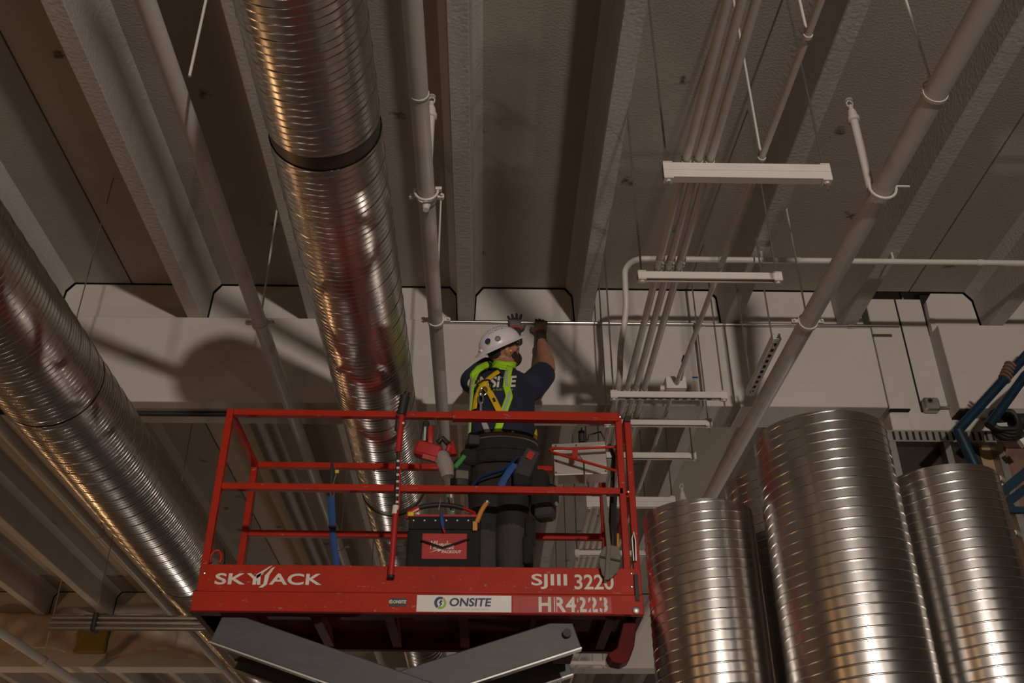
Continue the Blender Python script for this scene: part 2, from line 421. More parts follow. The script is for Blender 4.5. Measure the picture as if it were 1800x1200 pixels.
def ceiling_duct(x, z, r, ys, label, n=56, gap=.008):
    e = empty('spiral_duct', (x, ys[0], z), label, 'duct', 'spiral ducts hung under the ceiling')
    for a, b in zip(ys, ys[1:]):
        spiral('duct_section', (x, a+gap, z), Y, b-a-2*gap, r, e, n=n)
    for a in ys[1:-1]:
        MB().lathe([(r-.008, -.075), (r-.004, -.03), (r-.004, .03), (r-.008, .075)], (x, a, z), 56, Y.to_track_quat('Z', 'Y').to_matrix()).build('coupling', 'galv_band', e)
    for k, yy in enumerate([ys[0]+.55+2.4*i for i in range(int((ys[-1]-ys[0])/2.4))]):
        if any(abs(yy-g-.16) < .25 for g in (GY, GY+7.5)): yy += .5
        st = MB().box((x, yy, z+r+.008), (.05, .03, .014)).build('hanger_clip', 'galv_dull', e, smooth=False)
        MB().tube([(x, yy, z+r+.003), (x, yy, SLAB+.002)], .004, 6).build('hanger_rod', 'galv_dull', st)
    return e
ceiling_duct(-.68, 4.50, .232, [2.05, 3.05, 6.78, 9.8, 12.8, 15.8], 'large galvanised spiral duct running overhead straight behind the red lift', gap=.042)
ceiling_duct(-2.41, 4.30, .285, [2.05, 4.9, 7.95, 11.0, 14.0], 'galvanised spiral duct crossing the lower left, left of the lift')

def standing_duct(c, ztop, r, label):
    e = empty('standing_duct', (c[0], c[1], 0), label, 'duct', 'spiral duct lengths stood upright on the floor')
    s = spiral('duct_shell', (c[0], c[1], 0), Z, ztop, r, e, pitch=.147, ribs=3, n=72, hs=.0026, hr=.0019, rw=.008)
    MB().lathe([(r-.004, -.02), (r+.0005, -.02), (r+.0005, 0), (r-.004, 0)], (c[0], c[1], ztop+.004), 72).build('rim', 'galvanised', e)
    return e
standing_duct((1.68, 4.55), 3.80, .325, 'tallest and widest upright spiral duct, front of the four by the lift')
standing_duct((1.105, 4.93), 3.52, .283, 'leftmost upright spiral duct, shortest, next to the right end of the lift')
standing_duct((2.345, 4.76), 3.64, .285, 'rightmost upright spiral duct, in front of the blue scaffold')
standing_duct((1.63, 5.24), 3.84, .275, 'upright spiral duct mostly hidden behind the tallest one')

# ================================================================== PIPES
def clamp_ring(e, x, y, z, r, flange=True, rod=True, name='hanger_clamp'):
    q = Y.to_track_quat('Z', 'Y').to_matrix()
    b = MB().lathe([(r, -.012), (r+.007, -.012), (r+.007, .012), (r, .012)], (x, y, z), 24, q)
    if flange:
        b.box((x-r-.022, y, z+.004), (.040, .016, .022)); b.box((x+r+.022, y, z+.004), (.040, .016, .022))
        for sx in (-1, 1): b.tube([(x+sx*(r+.030), y-.022, z+.004), (x+sx*(r+.030), y+.022, z+.004)], .007, 8)
    c = b.build(name, 'pipe_paint', e)
    if rod: MB().tube([(x, y, z+r+.005), (x, y, SLAB+.003)], .006, 8).build('hanger_rod', 'pipe_paint', c)
    return c
def ring_hanger(e, x, y, z, r):
    """thin loop under the pipe with its rod"""
    q = Y.to_track_quat('Z', 'Y').to_matrix()
    c = MB().lathe([(r, -.008), (r+.004, -.008), (r+.004, .008), (r, .008)], (x, y, z), 24, q)
    c.tube([(x-r-.002, y, z), (x-r*.7, y, z+r*1.2), (x, y, z+r*1.75)], .004, 6).tube([(x+r+.002, y, z), (x+r*.7, y, z+r*1.2), (x, y, z+r*1.75)], .004, 6)
    c = c.build('loop_hanger', 'pipe_paint', e)
    MB().tube([(x, y, z+r*1.6), (x, y, z+r*2.0)], .012, 8).build('nut', 'pipe_paint', c)
    MB().tube([(x, y, z+r*1.7), (x, y, SLAB+.003)], .006, 8).build('hanger_rod', 'pipe_paint', c)
    return c
def sprig(e, x, y, z0, z1, r=.021):
    """upright sprinkler riser"""
    s = MB().tube([(x, y, z0), (x, y, z1-.13)], r, 14).build('riser', 'pipe_paint', e)
    MB().lathe([(r+.002, 0), (r+.010, .004), (r+.010, .026), (r+.004, .03), (r+.002, .06)], (x, y, z1-.15), 16).build('reducer', 'pipe_paint', s)
    h = MB().lathe([(.018, 0), (.020, .012), (.014, .02), (.012, .05), (.007, .055)], (x, y, z1-.09), 12)
    for sx in (-1, 1): h.tube([(x+sx*.012, y, z1-.045), (x+sx*.016, y, z1-.02), (x, y, z1-.002)], .0035, 6)
    h.lathe([(.004, 0), (.020, .002), (.020, .005), (.004, .007)], (x, y, z1-.006), 14)
    h.build('sprinkler_head', 'pipe_paint', s)
def pipe(x0, x1, z, r, y0, y1, label, name='sprinkler_pipe', m='pipe_paint', group='white painted pipes under the ceiling'):
    e = empty(name, (x0, y0, z), label, 'pipe', group)
    MB().tube([(x0, y0, z), (x1, y1, z)], r, 20).build('pipe_run', m, e)
    return e
PZ = 4.68
p1 = pipe(-1.315, -1.29, PZ, .040, -1.0, 20, 'white sprinkler pipe left of the large spiral duct, crossing the duct shadow')
clamp_ring(p1, -1.31, at(452, 568, Z=PZ).y, PZ, .040); clamp_ring(p1, -1.30, 8.6, PZ, .040)
p2 = pipe(-.30, -.305, PZ, .041, -1.0, 20, 'white sprinkler pipe right of the large spiral duct, with an upright riser')
clamp_ring(p2, -.30, at(763, 563, Z=PZ).y, PZ, .041)
yc = at(747, 358, Z=PZ-.04).y
c_ = clamp_ring(p2, -.30, yc, PZ, .041, rod=False, name='riser_clamp')
MB().tube([(-.30, yc, PZ-.045), (-.30, yc-.01, PZ-.085)], [.022, .014], 12).build('plug', 'pipe_paint', c_)
yl = at(746, 335, Z=PZ).y
ub = MB(); ub.tube([(-.30+.055*math.cos(t), yl, PZ+.055*math.sin(t)) for t in [math.radians(a) for a in range(170, 371, 20)]], .006, 8)
ub.box((-.30+.058, yl, PZ+.01), (.03, .02, .016)).build('u_bolt', 'pipe_paint', p2)
q = at(752, 172, Y=yl+.01)
sprig(p2, q.x+.02, yl+.01, PZ-.02, q.z+.01)
MB().lathe([(.041, -.006), (.0435, -.004), (.0435, .004), (.041, .006)], (-.30, at(733, 165, Z=PZ).y, PZ), 20, Y.to_track_quat('Z', 'Y').to_matrix()).build('seam', 'pipe_paint', p2)
p3 = pipe(1.93, 1.69, PZ, .050, .5, 11.5, 'widest white sprinkler pipe, slanting across the right of the ceiling')
p3x = lambda y: 1.93-.24*(y-.5)/11
for (px, py) in ((1615, 165), ):
    y = at(px+5, py, Z=PZ).y; ring_hanger(p3, p3x(y), y, PZ, .050)
yq = at(1533, 338, Z=PZ-.03).y
ub = MB(); ub.tube([(p3x(yq)+.064*math.cos(t), yq, PZ+.064*math.sin(t)) for t in [math.radians(a) for a in range(170, 371, 20)]], .007, 8)
ub.tube([(p3x(yq)+.05, yq, PZ+.01), (p3x(yq)+.13, yq, PZ+.01)], .005, 8).build('u_bolt', 'pipe_paint', p3)
q = at(1493, 176, Y=yq+.03)
sprig(p3, p3x(yq)-.045, yq+.03, PZ-.02, q.z)
yy = at(1416, 566, Z=PZ).y
clamp_ring(p3, p3x(yy), yy, PZ, .050)
xq_ = at(1203, 905, Y=7.7).x
MB().tube([(p3x(7.7), 7.7, PZ), (xq_, 7.7, PZ)], .021, 12).build('branch', 'pipe_paint', p3)
MB().ell((xq_, 7.7, PZ), (.030, .030, .030)).build('elbow', 'pipe_paint', p3)
sprig(p3, xq_, 7.7, PZ, at(1198, 850, Y=7.7).z)
# pipes of the far left bay
p4x = at(200, 965, Z=PZ).x
p4 = pipe(p4x, p4x, PZ, .045, 5.2, 20, 'grey painted pipe at the far left, running behind the left spiral duct')
for yy in (8.3, 10.9, 13.0): ring_hanger(p4, p4x, yy, PZ, .045)
p5x = at(60, 1150, Z=4.6).x
p5 = pipe(p5x, p5x, 4.60, .05, 9.0, 20, 'grey pipe in the bottom left corner below the plastic wrapped beam')
clamp_ring(p5, p5x, at(70, 1160, Z=4.60).y, 4.60, .05)

# ================================================================== CONDUITS AND STRUT TRAPEZES
CZ, CR = 4.671, .0195
def saddle(e, x, y, z, r):
    b = MB().lathe([(r, -.009), (r+.003, -.009), (r+.003, .009), (r, .009)], (x, y, z), 16, Y.to_track_quat('Z', 'Y').to_matrix())
    b.box((x, y, z+r+.008), (.018, .014, .018)); b.tube([(x-.018, y, z+r+.009), (x+.018, y, z+r+.009)], .0045, 8)
    return b.build('strut_clamp', 'pipe_paint', e)
trY = [at(l, y, Z=4.62).y for l, y in ((1300, 300), (1250, 489), (1180, 697), (1180, 745), (1150, 803), (1120, 880))]
trY += [8.6, 9.8, 11.2, 12.6]
names = ['left', 'middle', 'right']
for i, cx in enumerate((.893, .948, 1.003)):
    e = empty('conduit', (cx, -1, CZ), '%s one of the three parallel white conduits on the strut hangers' % names[i], 'conduit', 'conduits carried on the strut hangers')
    MB().tube([(cx, -1, CZ), (cx, 20, CZ)], CR, 14).build('conduit_run', 'pipe_paint', e)
    yk = at(1175, 458, Z=CZ).y
    b = MB().lathe([(CR, -.02), (CR+.004, -.02), (CR+.004, .02), (CR, .02)], (cx, yk, CZ), 14, Y.to_track_quat('Z', 'Y').to_matrix())
    for dy in (-.011, .011): b.tube([(cx+.012, yk+dy, CZ-CR), (cx+.012, yk+dy, CZ-CR-.010)], .005, 8)
    b.build('coupling', 'pipe_paint', e)
    for yy in trY[:5]: saddle(e, cx, yy, CZ, CR)
# conduit that comes in along the ceiling from the right, bends and joins the bundle
hz = 5.42; hp = [at(1800, 462, Z=hz), at(1190, 456, Z=hz)]
hy = (hp[0].y+hp[1].y)/2
cx4 = .838
e = empty('conduit', (2, hy, hz), 'white conduit crossing below the stems then bending down beside the bundle', 'conduit', 'conduits carried on the strut hangers')
pts = [Vector((6.5, hy, hz)), Vector((1.02, hy, hz))]
xb = at(1098, 480, Y=hy).x
R1 = 1.00-xb
pts += [Vector((xb+R1-R1*math.sin(t), hy, hz-R1*(1-math.cos(t)))) for t in [math.radians(a) for a in range(10, 91, 10)]]
zb = hz-R1
pts += [Vector((xb, hy+.02, zb-.10)), Vector((xb+.005, hy+.06, zb-.22)), Vector((cx4-.005, hy+.17, CZ+.16)), Vector((cx4, hy+.27, CZ+.05)), Vector((cx4, hy+.40, CZ+.004)), Vector((cx4, hy+.55, CZ)), Vector((cx4, 20, CZ))]
def smooth_path(P, it=2):
    for _ in range(it):
        Q = [P[0]]
        for a, b in zip(P, P[1:]): Q += [a*.75+b*.25, a*.25+b*.75]
        P = Q+[P[-1]]
    return P
MB().tube(pts[:2]+smooth_path(pts[2:-1])+[pts[-1]], .0195, 14).build('conduit_run', 'pipe_paint', e)
for xx in (1.16, 2.0, 3.2, 4.4):
    b = MB().lathe([(.0195, -.018), (.0235, -.018), (.0235, .018), (.0195, .018)], (xx, hy, hz), 14, X.to_track_quat('Z', 'Y').to_matrix()).build('coupling', 'pipe_paint', e)
for s in (S0+PER+0, S0+PER+SDX, S0+2*PER):
    MB().tube([(s, hy, hz+.015), (s, hy, LEDGE+.002)], .008, 8).build('beam_strap', 'pipe_paint', e)
# single conduit to the right of the bundle with a pull box
e = empty('conduit', (1.25, 0, CZ), 'single thinner white conduit right of the bundle, ending in a box on the strut', 'conduit', 'conduits carried on the strut hangers')
sxx = lambda y: 1.262-.0165*(y-2)
MB().tube([(sxx(0), 0, CZ+.01), (sxx(5.56), 5.56, CZ+.01)], .015, 12).build('conduit_run', 'pipe_paint', e)
MB().tube([(sxx(5.70), 5.70, CZ+.01), (sxx(5.75)-.10, 20, CZ-.03)], .013, 12).build('conduit_run', 'pipe_paint', e)
for px, py in ((1414, 66), (1337, 281)):
    y = at(px, py, Z=CZ).y; b = ring_hanger(e, sxx(y), y, CZ+.01, .015)
for yy in (6.15, 6.62, 7.5):
    MB().lathe([(.013, -.02), (.017, -.02), (.017, .02), (.013, .02)], (sxx(yy)-.01, yy, CZ+.01-.0028*(yy-5.7)), 12, Y.to_track_quat('Z', 'Y').to_matrix()).build('coupling', 'pipe_paint', e)
bx = sxx(5.63)
pb = MB().b2((bx-.065, 5.56, CZ-.022), (bx+.065, 5.70, CZ+.065)).build('pull_box', 'strut_paint', e, smooth=False, bevel=.004)
MB().tube([(bx-.065, 5.63, CZ+.01), (bx-.095, 5.63, CZ+.01)], .022, 14).build('knockout_fitting', 'pipe_paint', pb)
tp = MB(); tp.tube([(bx+.03, 5.55, CZ+.03), (bx+.05, 5.53, CZ+.10), (bx+.045, 5.53, CZ+.16), (bx+.06, 5.53, CZ+.20)], .006, 6)
tp.build('tape_tail', 'blue_tape', pb)

def strut_channel(b, p0, p1, w=.041, h=.041, t=.0035, open_dir=-1):
    """slotted U channel along p0-p1, open side by open_dir on z"""
    p0, p1 = Vector(p0), Vector(p1); tdir = (p1-p0).normalized(); a = tdir.cross(Z).normalized(); L = (p1-p0).length
    s = open_dir
    prof = [(-w/2, s*h/2), (-w/2, -s*h/2), (w/2, -s*h/2), (w/2, s*h/2), (w/2-.010, s*h/2), (w/2-.010, s*(h/2-.006)),
            (w/2-t, s*(h/2-.006)), (w/2-t, -s*(h/2-t)), (-w/2+t, -s*(h/2-t)), (-w/2+t, s*(h/2-.006)), (-w/2+.010, s*(h/2-.006)), (-w/2+.010, s*h/2)]
    b.prism(prof, p0, a, Z, tdir, L)
def trapeze(i, y, x0, x1, z, label, h=.041, double=False, slots=False, rods=True, low=.07):
    e = empty('strut_hanger', ((x0+x1)/2, y, z), label, 'strut hanger', 'strut trapeze hangers under the conduits')
    ch = MB(); strut_channel(ch, (x0, y, z), (x1, y, z), h=h)
    if double: strut_channel(ch, (x0, y, z-h-.001), (x1, y, z-h-.001), h=h, open_dir=1)
    o = ch.build('channel', 'strut_paint', e, smooth=False)
    if slots:
        k = 0; xx = x0+.10
        while xx < x1-.08:
            MB().b2((xx, y-.007, z-h/2-.0012), (xx+.028, y+.007, z-h/2+.001)).build('slot', 'black_gap', o, smooth=False); xx += .052
    zb = z-h/2-(h+.001 if double else 0)
    for xr in (x0+.022, x1-.022):
        r = MB().tube([(xr, y, zb-low), (xr, y, SLAB+.003)], .0055, 8).build('threaded_rod', 'galv_dull' if rods else 'strut_paint', e)
        w = MB(); w.box((xr, y, zb-.004), (.042, .042, .006)); w.lathe([(.011, -.010), (.011, 0)], (xr, y, zb-.006), 6); w.build('washer_nut', 'strut_paint', r, smooth=False)
        w = MB(); w.box((xr, y, z+h/2+.004), (.042, .042, .006)); w.lathe([(.011, 0), (.011, .010)], (xr, y, z+h/2+.006), 6); w.build('washer_nut', 'strut_paint', r, smooth=False)
    return e
lb = ['double strut hanger nearest the camera, highest of the row under the conduits',
      'second strut hanger from the camera, just below the crossing conduit',
      'slotted strut hanger in front of the beam, carrying the pull box',
      'strut hanger just behind the beam, with a shadow on its face',
      'strut hanger second behind the beam, right of the lift post',
      'double strut hanger third behind the beam, beside the leftmost upright duct']
for i in range(6):
    xr = (1.545, 1.545, 1.532, 1.510, 1.500, 1.485)[i]
    trapeze(i, trY[i], .783, xr, 4.626, lb[i], double=i in (0, 5), slots=i == 2, low=(.05, .012, .10, .06, .02, .04)[i])
for i in range(6, 10):
    trapeze(i, trY[i], .79, 1.48, 4.626, 'far strut hanger behind the lift post, number %s from the beam' % ('four', 'five', 'six', 'seven')[i-6], low=.05)

# slotted strut channel hanging loose along the building
a = at(1368, 590, Z=4.74); b = at(1316, 690, Z=4.74)
e = empty('strut_channel', (a.x, a.y, 4.74), 'short perforated strut channel hung on rods beside the widest pipe', 'strut')
xs_ = (a.x+b.x)/2; y0_, y1_ = a.y, b.y
ch = MB(); strut_channel(ch, (xs_, y0_, 4.74), (xs_, y1_, 4.74), w=.05, h=.045, open_dir=1); ch = ch.build('channel', 'pipe_paint', e, smooth=False)
k = y0_+.05
while k < y1_-.05:
    MB().b2((xs_-.009, k, 4.74-.0238), (xs_+.009, k+.032, 4.74-.0222)).build('slot', 'black_gap', ch, smooth=False); k += .066
for yy in (y0_+.06, y1_-.09):
    MB().tube([(xs_-.012, yy, 4.69), (xs_-.012, yy, SLAB+.003)], .0055, 8).build('threaded_rod', 'galv_dull', e)

# bare steel conduit being fixed to the beam
ez = (at(1000, 567, Y=GY-.013).z+at(790, 566, Y=GY-.013).z)/2
EMTY = GY-.0135
e = empty('steel_conduit', (1.2, EMTY, ez), 'bare shiny steel conduit the worker holds along the top of the beam', 'conduit')
x0_, x1_ = at(770, 566, Y=EMTY).x, at(1580, 571, Y=EMTY).x
MB().tube([(x0_, EMTY, ez), (x1_, EMTY, ez)], .0125, 14).build('conduit_run', 'galv_pipe', e)
for xx in (at(1230, 568, Y=EMTY).x, at(1495, 570, Y=EMTY).x):
    MB().lathe([(.0125, -.02), (.017, -.02), (.017, .02), (.0125, .02)], (xx, EMTY, ez), 14, X.to_track_quat('Z', 'Y').to_matrix()).build('coupling', 'galv_pipe', e)

# thin rods hung down in front of the beam on the left and a short rod near the frame top
for px, py, yy, lbx in ((345, 75, 2.9, 'short thin white rod hanging from the ceiling at top left'),):
    t_, b_ = at(357, 10, Y=yy), at(333, 134, Y=yy)
    x_ = (t_.x+b_.x)/2
    tag(MB().tube([(t_.x, yy, SLAB+.003), (b_.x, yy, b_.z)], .006, 8).build('hanging_rod', 'pipe_paint'), lbx, 'rod')
# dark pipe fixed under the soffit of the beam
y_ = at(300, 727, Z=SOFFIT-.018).y
tag(MB().tube([(at(60, 727, Z=SOFFIT-.018).x-1.2, y_, SOFFIT-.018), (at(422, 729, Z=SOFFIT-.018).x, y_, SOFFIT-.018)], .018, 10).build('soffit_pipe', 'black_plastic'), 'thin black pipe under the near beam, left of the lift rail', 'pipe')
# blue tape on the beam
p = at(1222, 663, Y=GY-.002)
tag(MB().b2((p.x-.020, GY-.002, p.z-.006), (p.x+.020, GY-.0003, p.z+.006)).build('tape_strip', 'blue_tape', smooth=False), 'small strip of blue tape stuck on the near beam', 'tape')

# wall box on the column
p = at(1637, 711, Y=6.22)
e = empty('junction_box', (p.x, 6.24, p.z-.055), 'grey steel junction box on the column with a stub of conduit', 'junction box')
MB().rbox((p.x, 6.23, p.z), (.115, .105, .06), .02, Matrix.Rotation(math.radians(90), 3, 'X')).build('box_body', 'galv_dull', e)
MB().box((p.x-.012, 6.197, p.z+.018), (.05, .006, .035)).build('cover_plate', 'steel_plate', e, smooth=False)
MB().lathe([(.012, 0), (.016, .004)], (p.x-.014, 6.194, p.z+.02), 10, Matrix.Rotation(math.radians(90), 3, 'X')).build('knockout', 'black_gap', e)
MB().tube([(p.x+.05, 6.235, p.z-.012), (p.x+.30, 6.235, p.z-.012)], .010, 10).build('conduit_stub', 'galv_pipe', e)

# ================================================================== SCISSOR LIFT
LY0, LY1 = 5.03, 5.78
LX0, LX1 = -1.475, .805
DECK = 3.165
lift = empty('scissor_lift', (-.335, 5.405, 0), 'red scissor lift raised under the ceiling with the worker on it', 'scissor lift')
def rail(pts, w=.038, h=.038, name='guard_rail', m='red_paint', up=(0, 0, 1)):
    b = MB()
    for p, q in zip(pts, pts[1:]): b.bar(p, q, w, h, up)
    return b.build(name, m, lift, smooth=False, bevel=.004)
deck = MB().b2((LX0+.01, LY0+.01, 3.125), (LX1-.01, LY1-.01, DECK)).build('deck', 'red_shaded', lift, smooth=False)
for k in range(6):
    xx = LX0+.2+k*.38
    MB().b2((xx, LY0+.02, 3.06), (xx+.05, LY1-.02, 3.124)).build('deck_beam', 'red_shaded', deck, smooth=False)
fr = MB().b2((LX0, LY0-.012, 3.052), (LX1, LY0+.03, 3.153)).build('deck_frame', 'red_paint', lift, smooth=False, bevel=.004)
MB().b2((LX0, LY0-.014, 3.044), (LX1-.10, LY0+.05, 3.051)).build('lower_lip', 'red_shaded', fr, smooth=False)
MB().b2((LX0, LY1-.03, 3.052), (LX1, LY1+.012, 3.153)).build('deck_frame', 'red_shaded', lift, smooth=False)
for xx in (LX0+.015, LX1-.015): MB().b2((xx-.015, LY0+.031, 3.052), (xx+.015, LY1-.031, 3.153)).build('deck_frame', 'red_shaded', lift, smooth=False)
toe = MB().b2((LX0+.012, LY0, 3.156), (LX1-.03, LY0+.012, 3.297)).build('toe_board', 'red_paint', lift, smooth=False, bevel=.003)
MB().b2((LX0+.012, LY1-.012, 3.156), (LX1-.03, LY1, 3.297)).build('toe_board', 'red_paint', lift, smooth=False)
for xx in (LX0+.02, LX1-.04): MB().b2((xx-.006, LY0+.013, 3.156), (xx+.006, LY1-.013, 3.297)).build('toe_board', 'red_paint', lift, smooth=False)
MB().b2((LX0+.006, LY0-.004, 3.1535), (LX1-.03, LY0+.004, 3.1558)).build('seam', 'black_gap', toe, smooth=False)
# guard rails
RZ, MZ = 4.178, 3.733
fy, ry = LY0+.02, LY1-.02
rail([(LX0+.03, fy, 3.16), (LX0+.03, fy, RZ+.018)], name='post')
rail([(LX0+.05, fy, RZ), (-.19, fy, RZ-.002)])
rail([(-.20, fy-.006, RZ-.006), (.735, fy-.006, RZ-.006)], w=.052, h=.052)
rail([(LX0+.05, fy, MZ), (.74, fy, MZ-.004)])
rail([(.735, fy, 3.16), (.735, fy, RZ+.012)], w=.036, name='post')
rail([(.790, fy+.03, 3.10), (.790, fy+.03, RZ+.015)], w=.036, name='post')
MB().box((.790, fy+.005, RZ-.003), (.032, .014, .034)).build('end_cap', 'black_rubber', lift, smooth=False)
MB().bar((.755, fy+.03, MZ-.01), (.772, fy+.03, MZ-.01), .03, .034).build('link_plate', 'red_paint', lift, smooth=False)
rail([(LX0+.03, ry, 3.16), (LX0+.03, ry, RZ+.018)], name='post')
rail([(LX0+.05, ry, RZ), (.70, ry, RZ)])
rail([(LX0+.05, ry, MZ), (.70, ry, MZ)])
rail([(.715, ry, 3.16), (.715, ry, RZ+.018)], name='post')
rail([(LX0+.03, fy+.02, RZ), (LX0+.03, ry-.02, RZ)], name='end_rail')
rail([(.790, fy+.05, RZ), (.790, ry-.02, RZ)], name='end_rail')
rail([(.790, fy+.05, MZ), (.790, ry-.02, MZ)], name='end_rail')
for xx, zz in ((.745, RZ), (.765, MZ-.01), (.755, 3.27), (.752, 3.20), (LX0+.035, 3.25), (.10, RZ+.002), (.16, RZ-.018), (.185, RZ-.018), (.42, RZ-.018), (.45, RZ-.018)):
    MB().lathe([(.008, 0), (.008, .004), (.004, .006)], (xx, fy-.0185 if xx < .7 or zz > 4 else LY0-.001, zz), 8, Matrix.Rotation(math.radians(90), 3, 'X')).build('bolt', 'galv_pipe', lift)
lp = at(380, 979, Y=LY0+.02)
MB().tube([(lp.x+.028*math.cos(t), LY0+.02, lp.z-.012+.040*math.sin(t)) for t in [math.radians(a) for a in range(-40, 221, 20)]], .008, 8).build('tie_loop', 'red_paint', lift)
# snap pin on the right posts
pn = MB().tube([(.772, fy-.01, 3.34), (.770, fy-.012, 3.46), (.780, fy-.012, 3.50), (.788, fy-.012, 3.45), (.784, fy-.01, 3.34)], .005, 6)
pn.build('snap_pin', 'galv_dull', lift)
MB().box((.775, LY0-.016, 3.19), (.020, .014, .14)).build('pin_strap', 'black_rubber', lift, smooth=False)
# hinge arm hanging under the right end
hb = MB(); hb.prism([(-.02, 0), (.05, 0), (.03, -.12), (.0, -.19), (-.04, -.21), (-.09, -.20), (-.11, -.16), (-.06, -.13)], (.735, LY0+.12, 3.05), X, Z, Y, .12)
hb.build('pivot_bracket', 'red_shaded', lift, smooth=False, bevel=.006)
MB().lathe([(.02, 0), (.02, .006), (.012, .01)], (.765, LY0-.014, 3.075), 10, Matrix.Rotation(math.radians(90), 3, 'X')).build('pivot_bolt', 'galv_dull', lift)

# scissor arms
AL, AR = (-1.30, .42); ang = math.atan2(.325, 1.0); LH = (AR-AL)*math.tan(ang)
ztop = 2.985
for lev in range(4):
    z1 = ztop-lev*LH; z0 = z1-LH
    if z0 < .7: break
    for yk, yy in enumerate((LY0+.09, LY1-.09)):
        for dirn in (1, -1):
            xa, xb = (AL, AR) if dirn == 1 else (AR, AL)
            p, q = Vector((xa, yy+(0 if dirn == 1 else .052), z1)), Vector((xb, yy+(0 if dirn == 1 else .052), z0))
            d = (q-p).normalized()
            arm = MB().bar(p-d*.05, q+d*.05, .045, .165).build('scissor_arm', 'arm_grey', lift, smooth=False, bevel=.005)
            a = d.cross(Z).normalized(); nb = a.cross(d).normalized()
            MB().bar(p-d*.05-nb*.087, q+d*.05-nb*.087, .060, .008).build('flange', 'galv_dull', arm, smooth=False)
    for xx, zz in ((AL, z1), (AR, z1), ((AL+AR)/2, (z1+z0)/2)):
        MB().tube([(xx, LY0+.08, zz), (xx, LY1-.02, zz)], .022, 12).build('cross_pin', 'dark_steel', lift)
zl = ztop-4*LH
ch = MB().b2((-1.45, LY0+.02, .22), (.80, LY1-.02, max(.62, zl+.02))).build('chassis', 'red_paint', lift, smooth=False, bevel=.01)
for xx in (-1.15, .50):
    for yy in (LY0+.04, LY1-.04):
        MB().lathe([(.06, -.05), (.17, -.05), (.19, -.03), (.19, .03), (.17, .05), (.06, .05)], (xx, yy, .19), 24, Matrix.Rotation(math.radians(90), 3, 'X')).build('wheel', 'black_rubber', lift)
for xx in (AL, AR): MB().b2((xx-.05, LY0+.20, 2.94), (xx+.05, LY1-.20, 3.06)).build('arm_mount', 'red_shaded', lift, smooth=False)

# lettering and stickers on the front of the platform
fyT, fyF = LY0-.0012, LY0-.0135
def px_text(s, x0, x1, ytop, ybot, yy, m, parent, **k):
    a = at(x0, ybot, Y=yy); b = at(x1, ybot, Y=yy); c = at(x0, ytop, Y=yy)
    return text_on(s, m, parent, (a.x, yy, a.z), (b.x-a.x, 0, b.z-a.z), (0, 0, c.z-a.z), **k)
px_text('SK', 377, 431, 1009, 1029, fyT, 'white_decal', toe, offset=.022)
px_text('Y', 432, 462, 1009, 1029, fyT, 'white_decal', toe, offset=.022)
px_text('ACK', 473, 566, 1009, 1029, fyT, 'white_decal', toe, offset=.022)
for pts in ([(451, 1011), (474, 997), (480, 995), (459, 1011), (458, 1029), (452, 1029)], [(466, 1013), (478, 1000), (484, 997), (474, 1012), (470, 1028), (462, 1034), (455, 1034), (464, 1027)]):
    P = [at(x, y, Y=fyT) for x, y in pts]
    MB().add(P, [tuple(range(len(P)))]).build('lettering', 'white_decal', toe, smooth=False)
px_text('SJIII', 935, 998, 1007, 1033.5, fyT, 'white_decal', toe, offset=.018)
px_text('3220', 1011, 1080, 1007.5, 1034, fyT, 'white_decal', toe, offset=.018)
a = at(903, 1075, Y=fyF+.0005); b = at(1075, 1047, Y=fyF+.0005)
fd = MB().b2((a.x, fyF+.0003, a.z), (b.x, fyF+.0012, b.z)).build('faded_patch', 'red_faded', fr, smooth=False)
px_text('HR4223', 948, 1070, 1047, 1074, fyF-.0004, 'white_decal', fr, offset=.03, spacing=1.12)
for xx in (977, 1018, 1040, 1060):
    a = at(xx, 1074, Y=fyF); b = at(xx+1.8, 1046, Y=fyF)
    MB().b2((a.x, fyF-.0012, a.z), (b.x, fyF-.0008, b.z)).build('stencil_gap', 'red_faded', fr, smooth=False)
a = at(733, 1074.5, Y=fyF); b = at(900, 1046, Y=fyF)
pl = MB().b2((a.x, fyF-.0008, a.z), (b.x, fyF+.001, b.z)).build('sticker', 'white_plate', fr, smooth=False)
yy = fyF-.0016
px_text('ONSITE', 791, 865, 1050, 1065, yy, 'navy_print', pl, offset=.03, shear=.12)
px_text('CONTRACTING & ELECTRICAL', 793, 862, 1068, 1071.5, yy, 'reflective', pl)
def logo(cx, cy, r, yy, parent, dark):
    def arc(r0, r1, a0, a1, m, dx=0):
        n = 14; A = [math.radians(a0+(a1-a0)*i/n) for i in range(n+1)]
        P = [at(cx+dx+r1*math.cos(t)*.98, cy-r1*math.sin(t), Y=yy) for t in A] + [at(cx+dx+r0*math.cos(t)*.9+r*.05, cy-r0*math.sin(t), Y=yy) for t in reversed(A)]
        fs = [(i, i+1, 2*n-i, 2*n+1-i) for i in range(n)]
        MB().add(P, fs).build('emblem', m, parent, smooth=False)
    arc(r*.62, r, 60, 235, dark); arc(r*.62, r, -120, 55, 'green_print')
    P = [at(cx+x*r, cy+y*r, Y=yy) for x, y in ((.1, -.55), (.4, -.25), (.1, -.02), (.35, .15), (-.2, .7), (0, .12), (-.25, .05))]
    MB().add(P, [tuple(range(len(P)))]).build('emblem', dark, parent, smooth=False)
logo(775, 1059, 11, yy, pl, 'navy_print')
a = at(685, 1065.5, Y=fyF); b = at(716.5, 1051, Y=fyF)
pl2 = MB().b2((a.x, fyF-.0006, a.z), (b.x, fyF+.001, b.z)).build('sticker', 'black_plastic', fr, smooth=False)
px_text('ONSITE', 692, 715, 1054.5, 1060.5, fyF-.0012, 'white_decal', pl2, offset=.03, shear=.12)
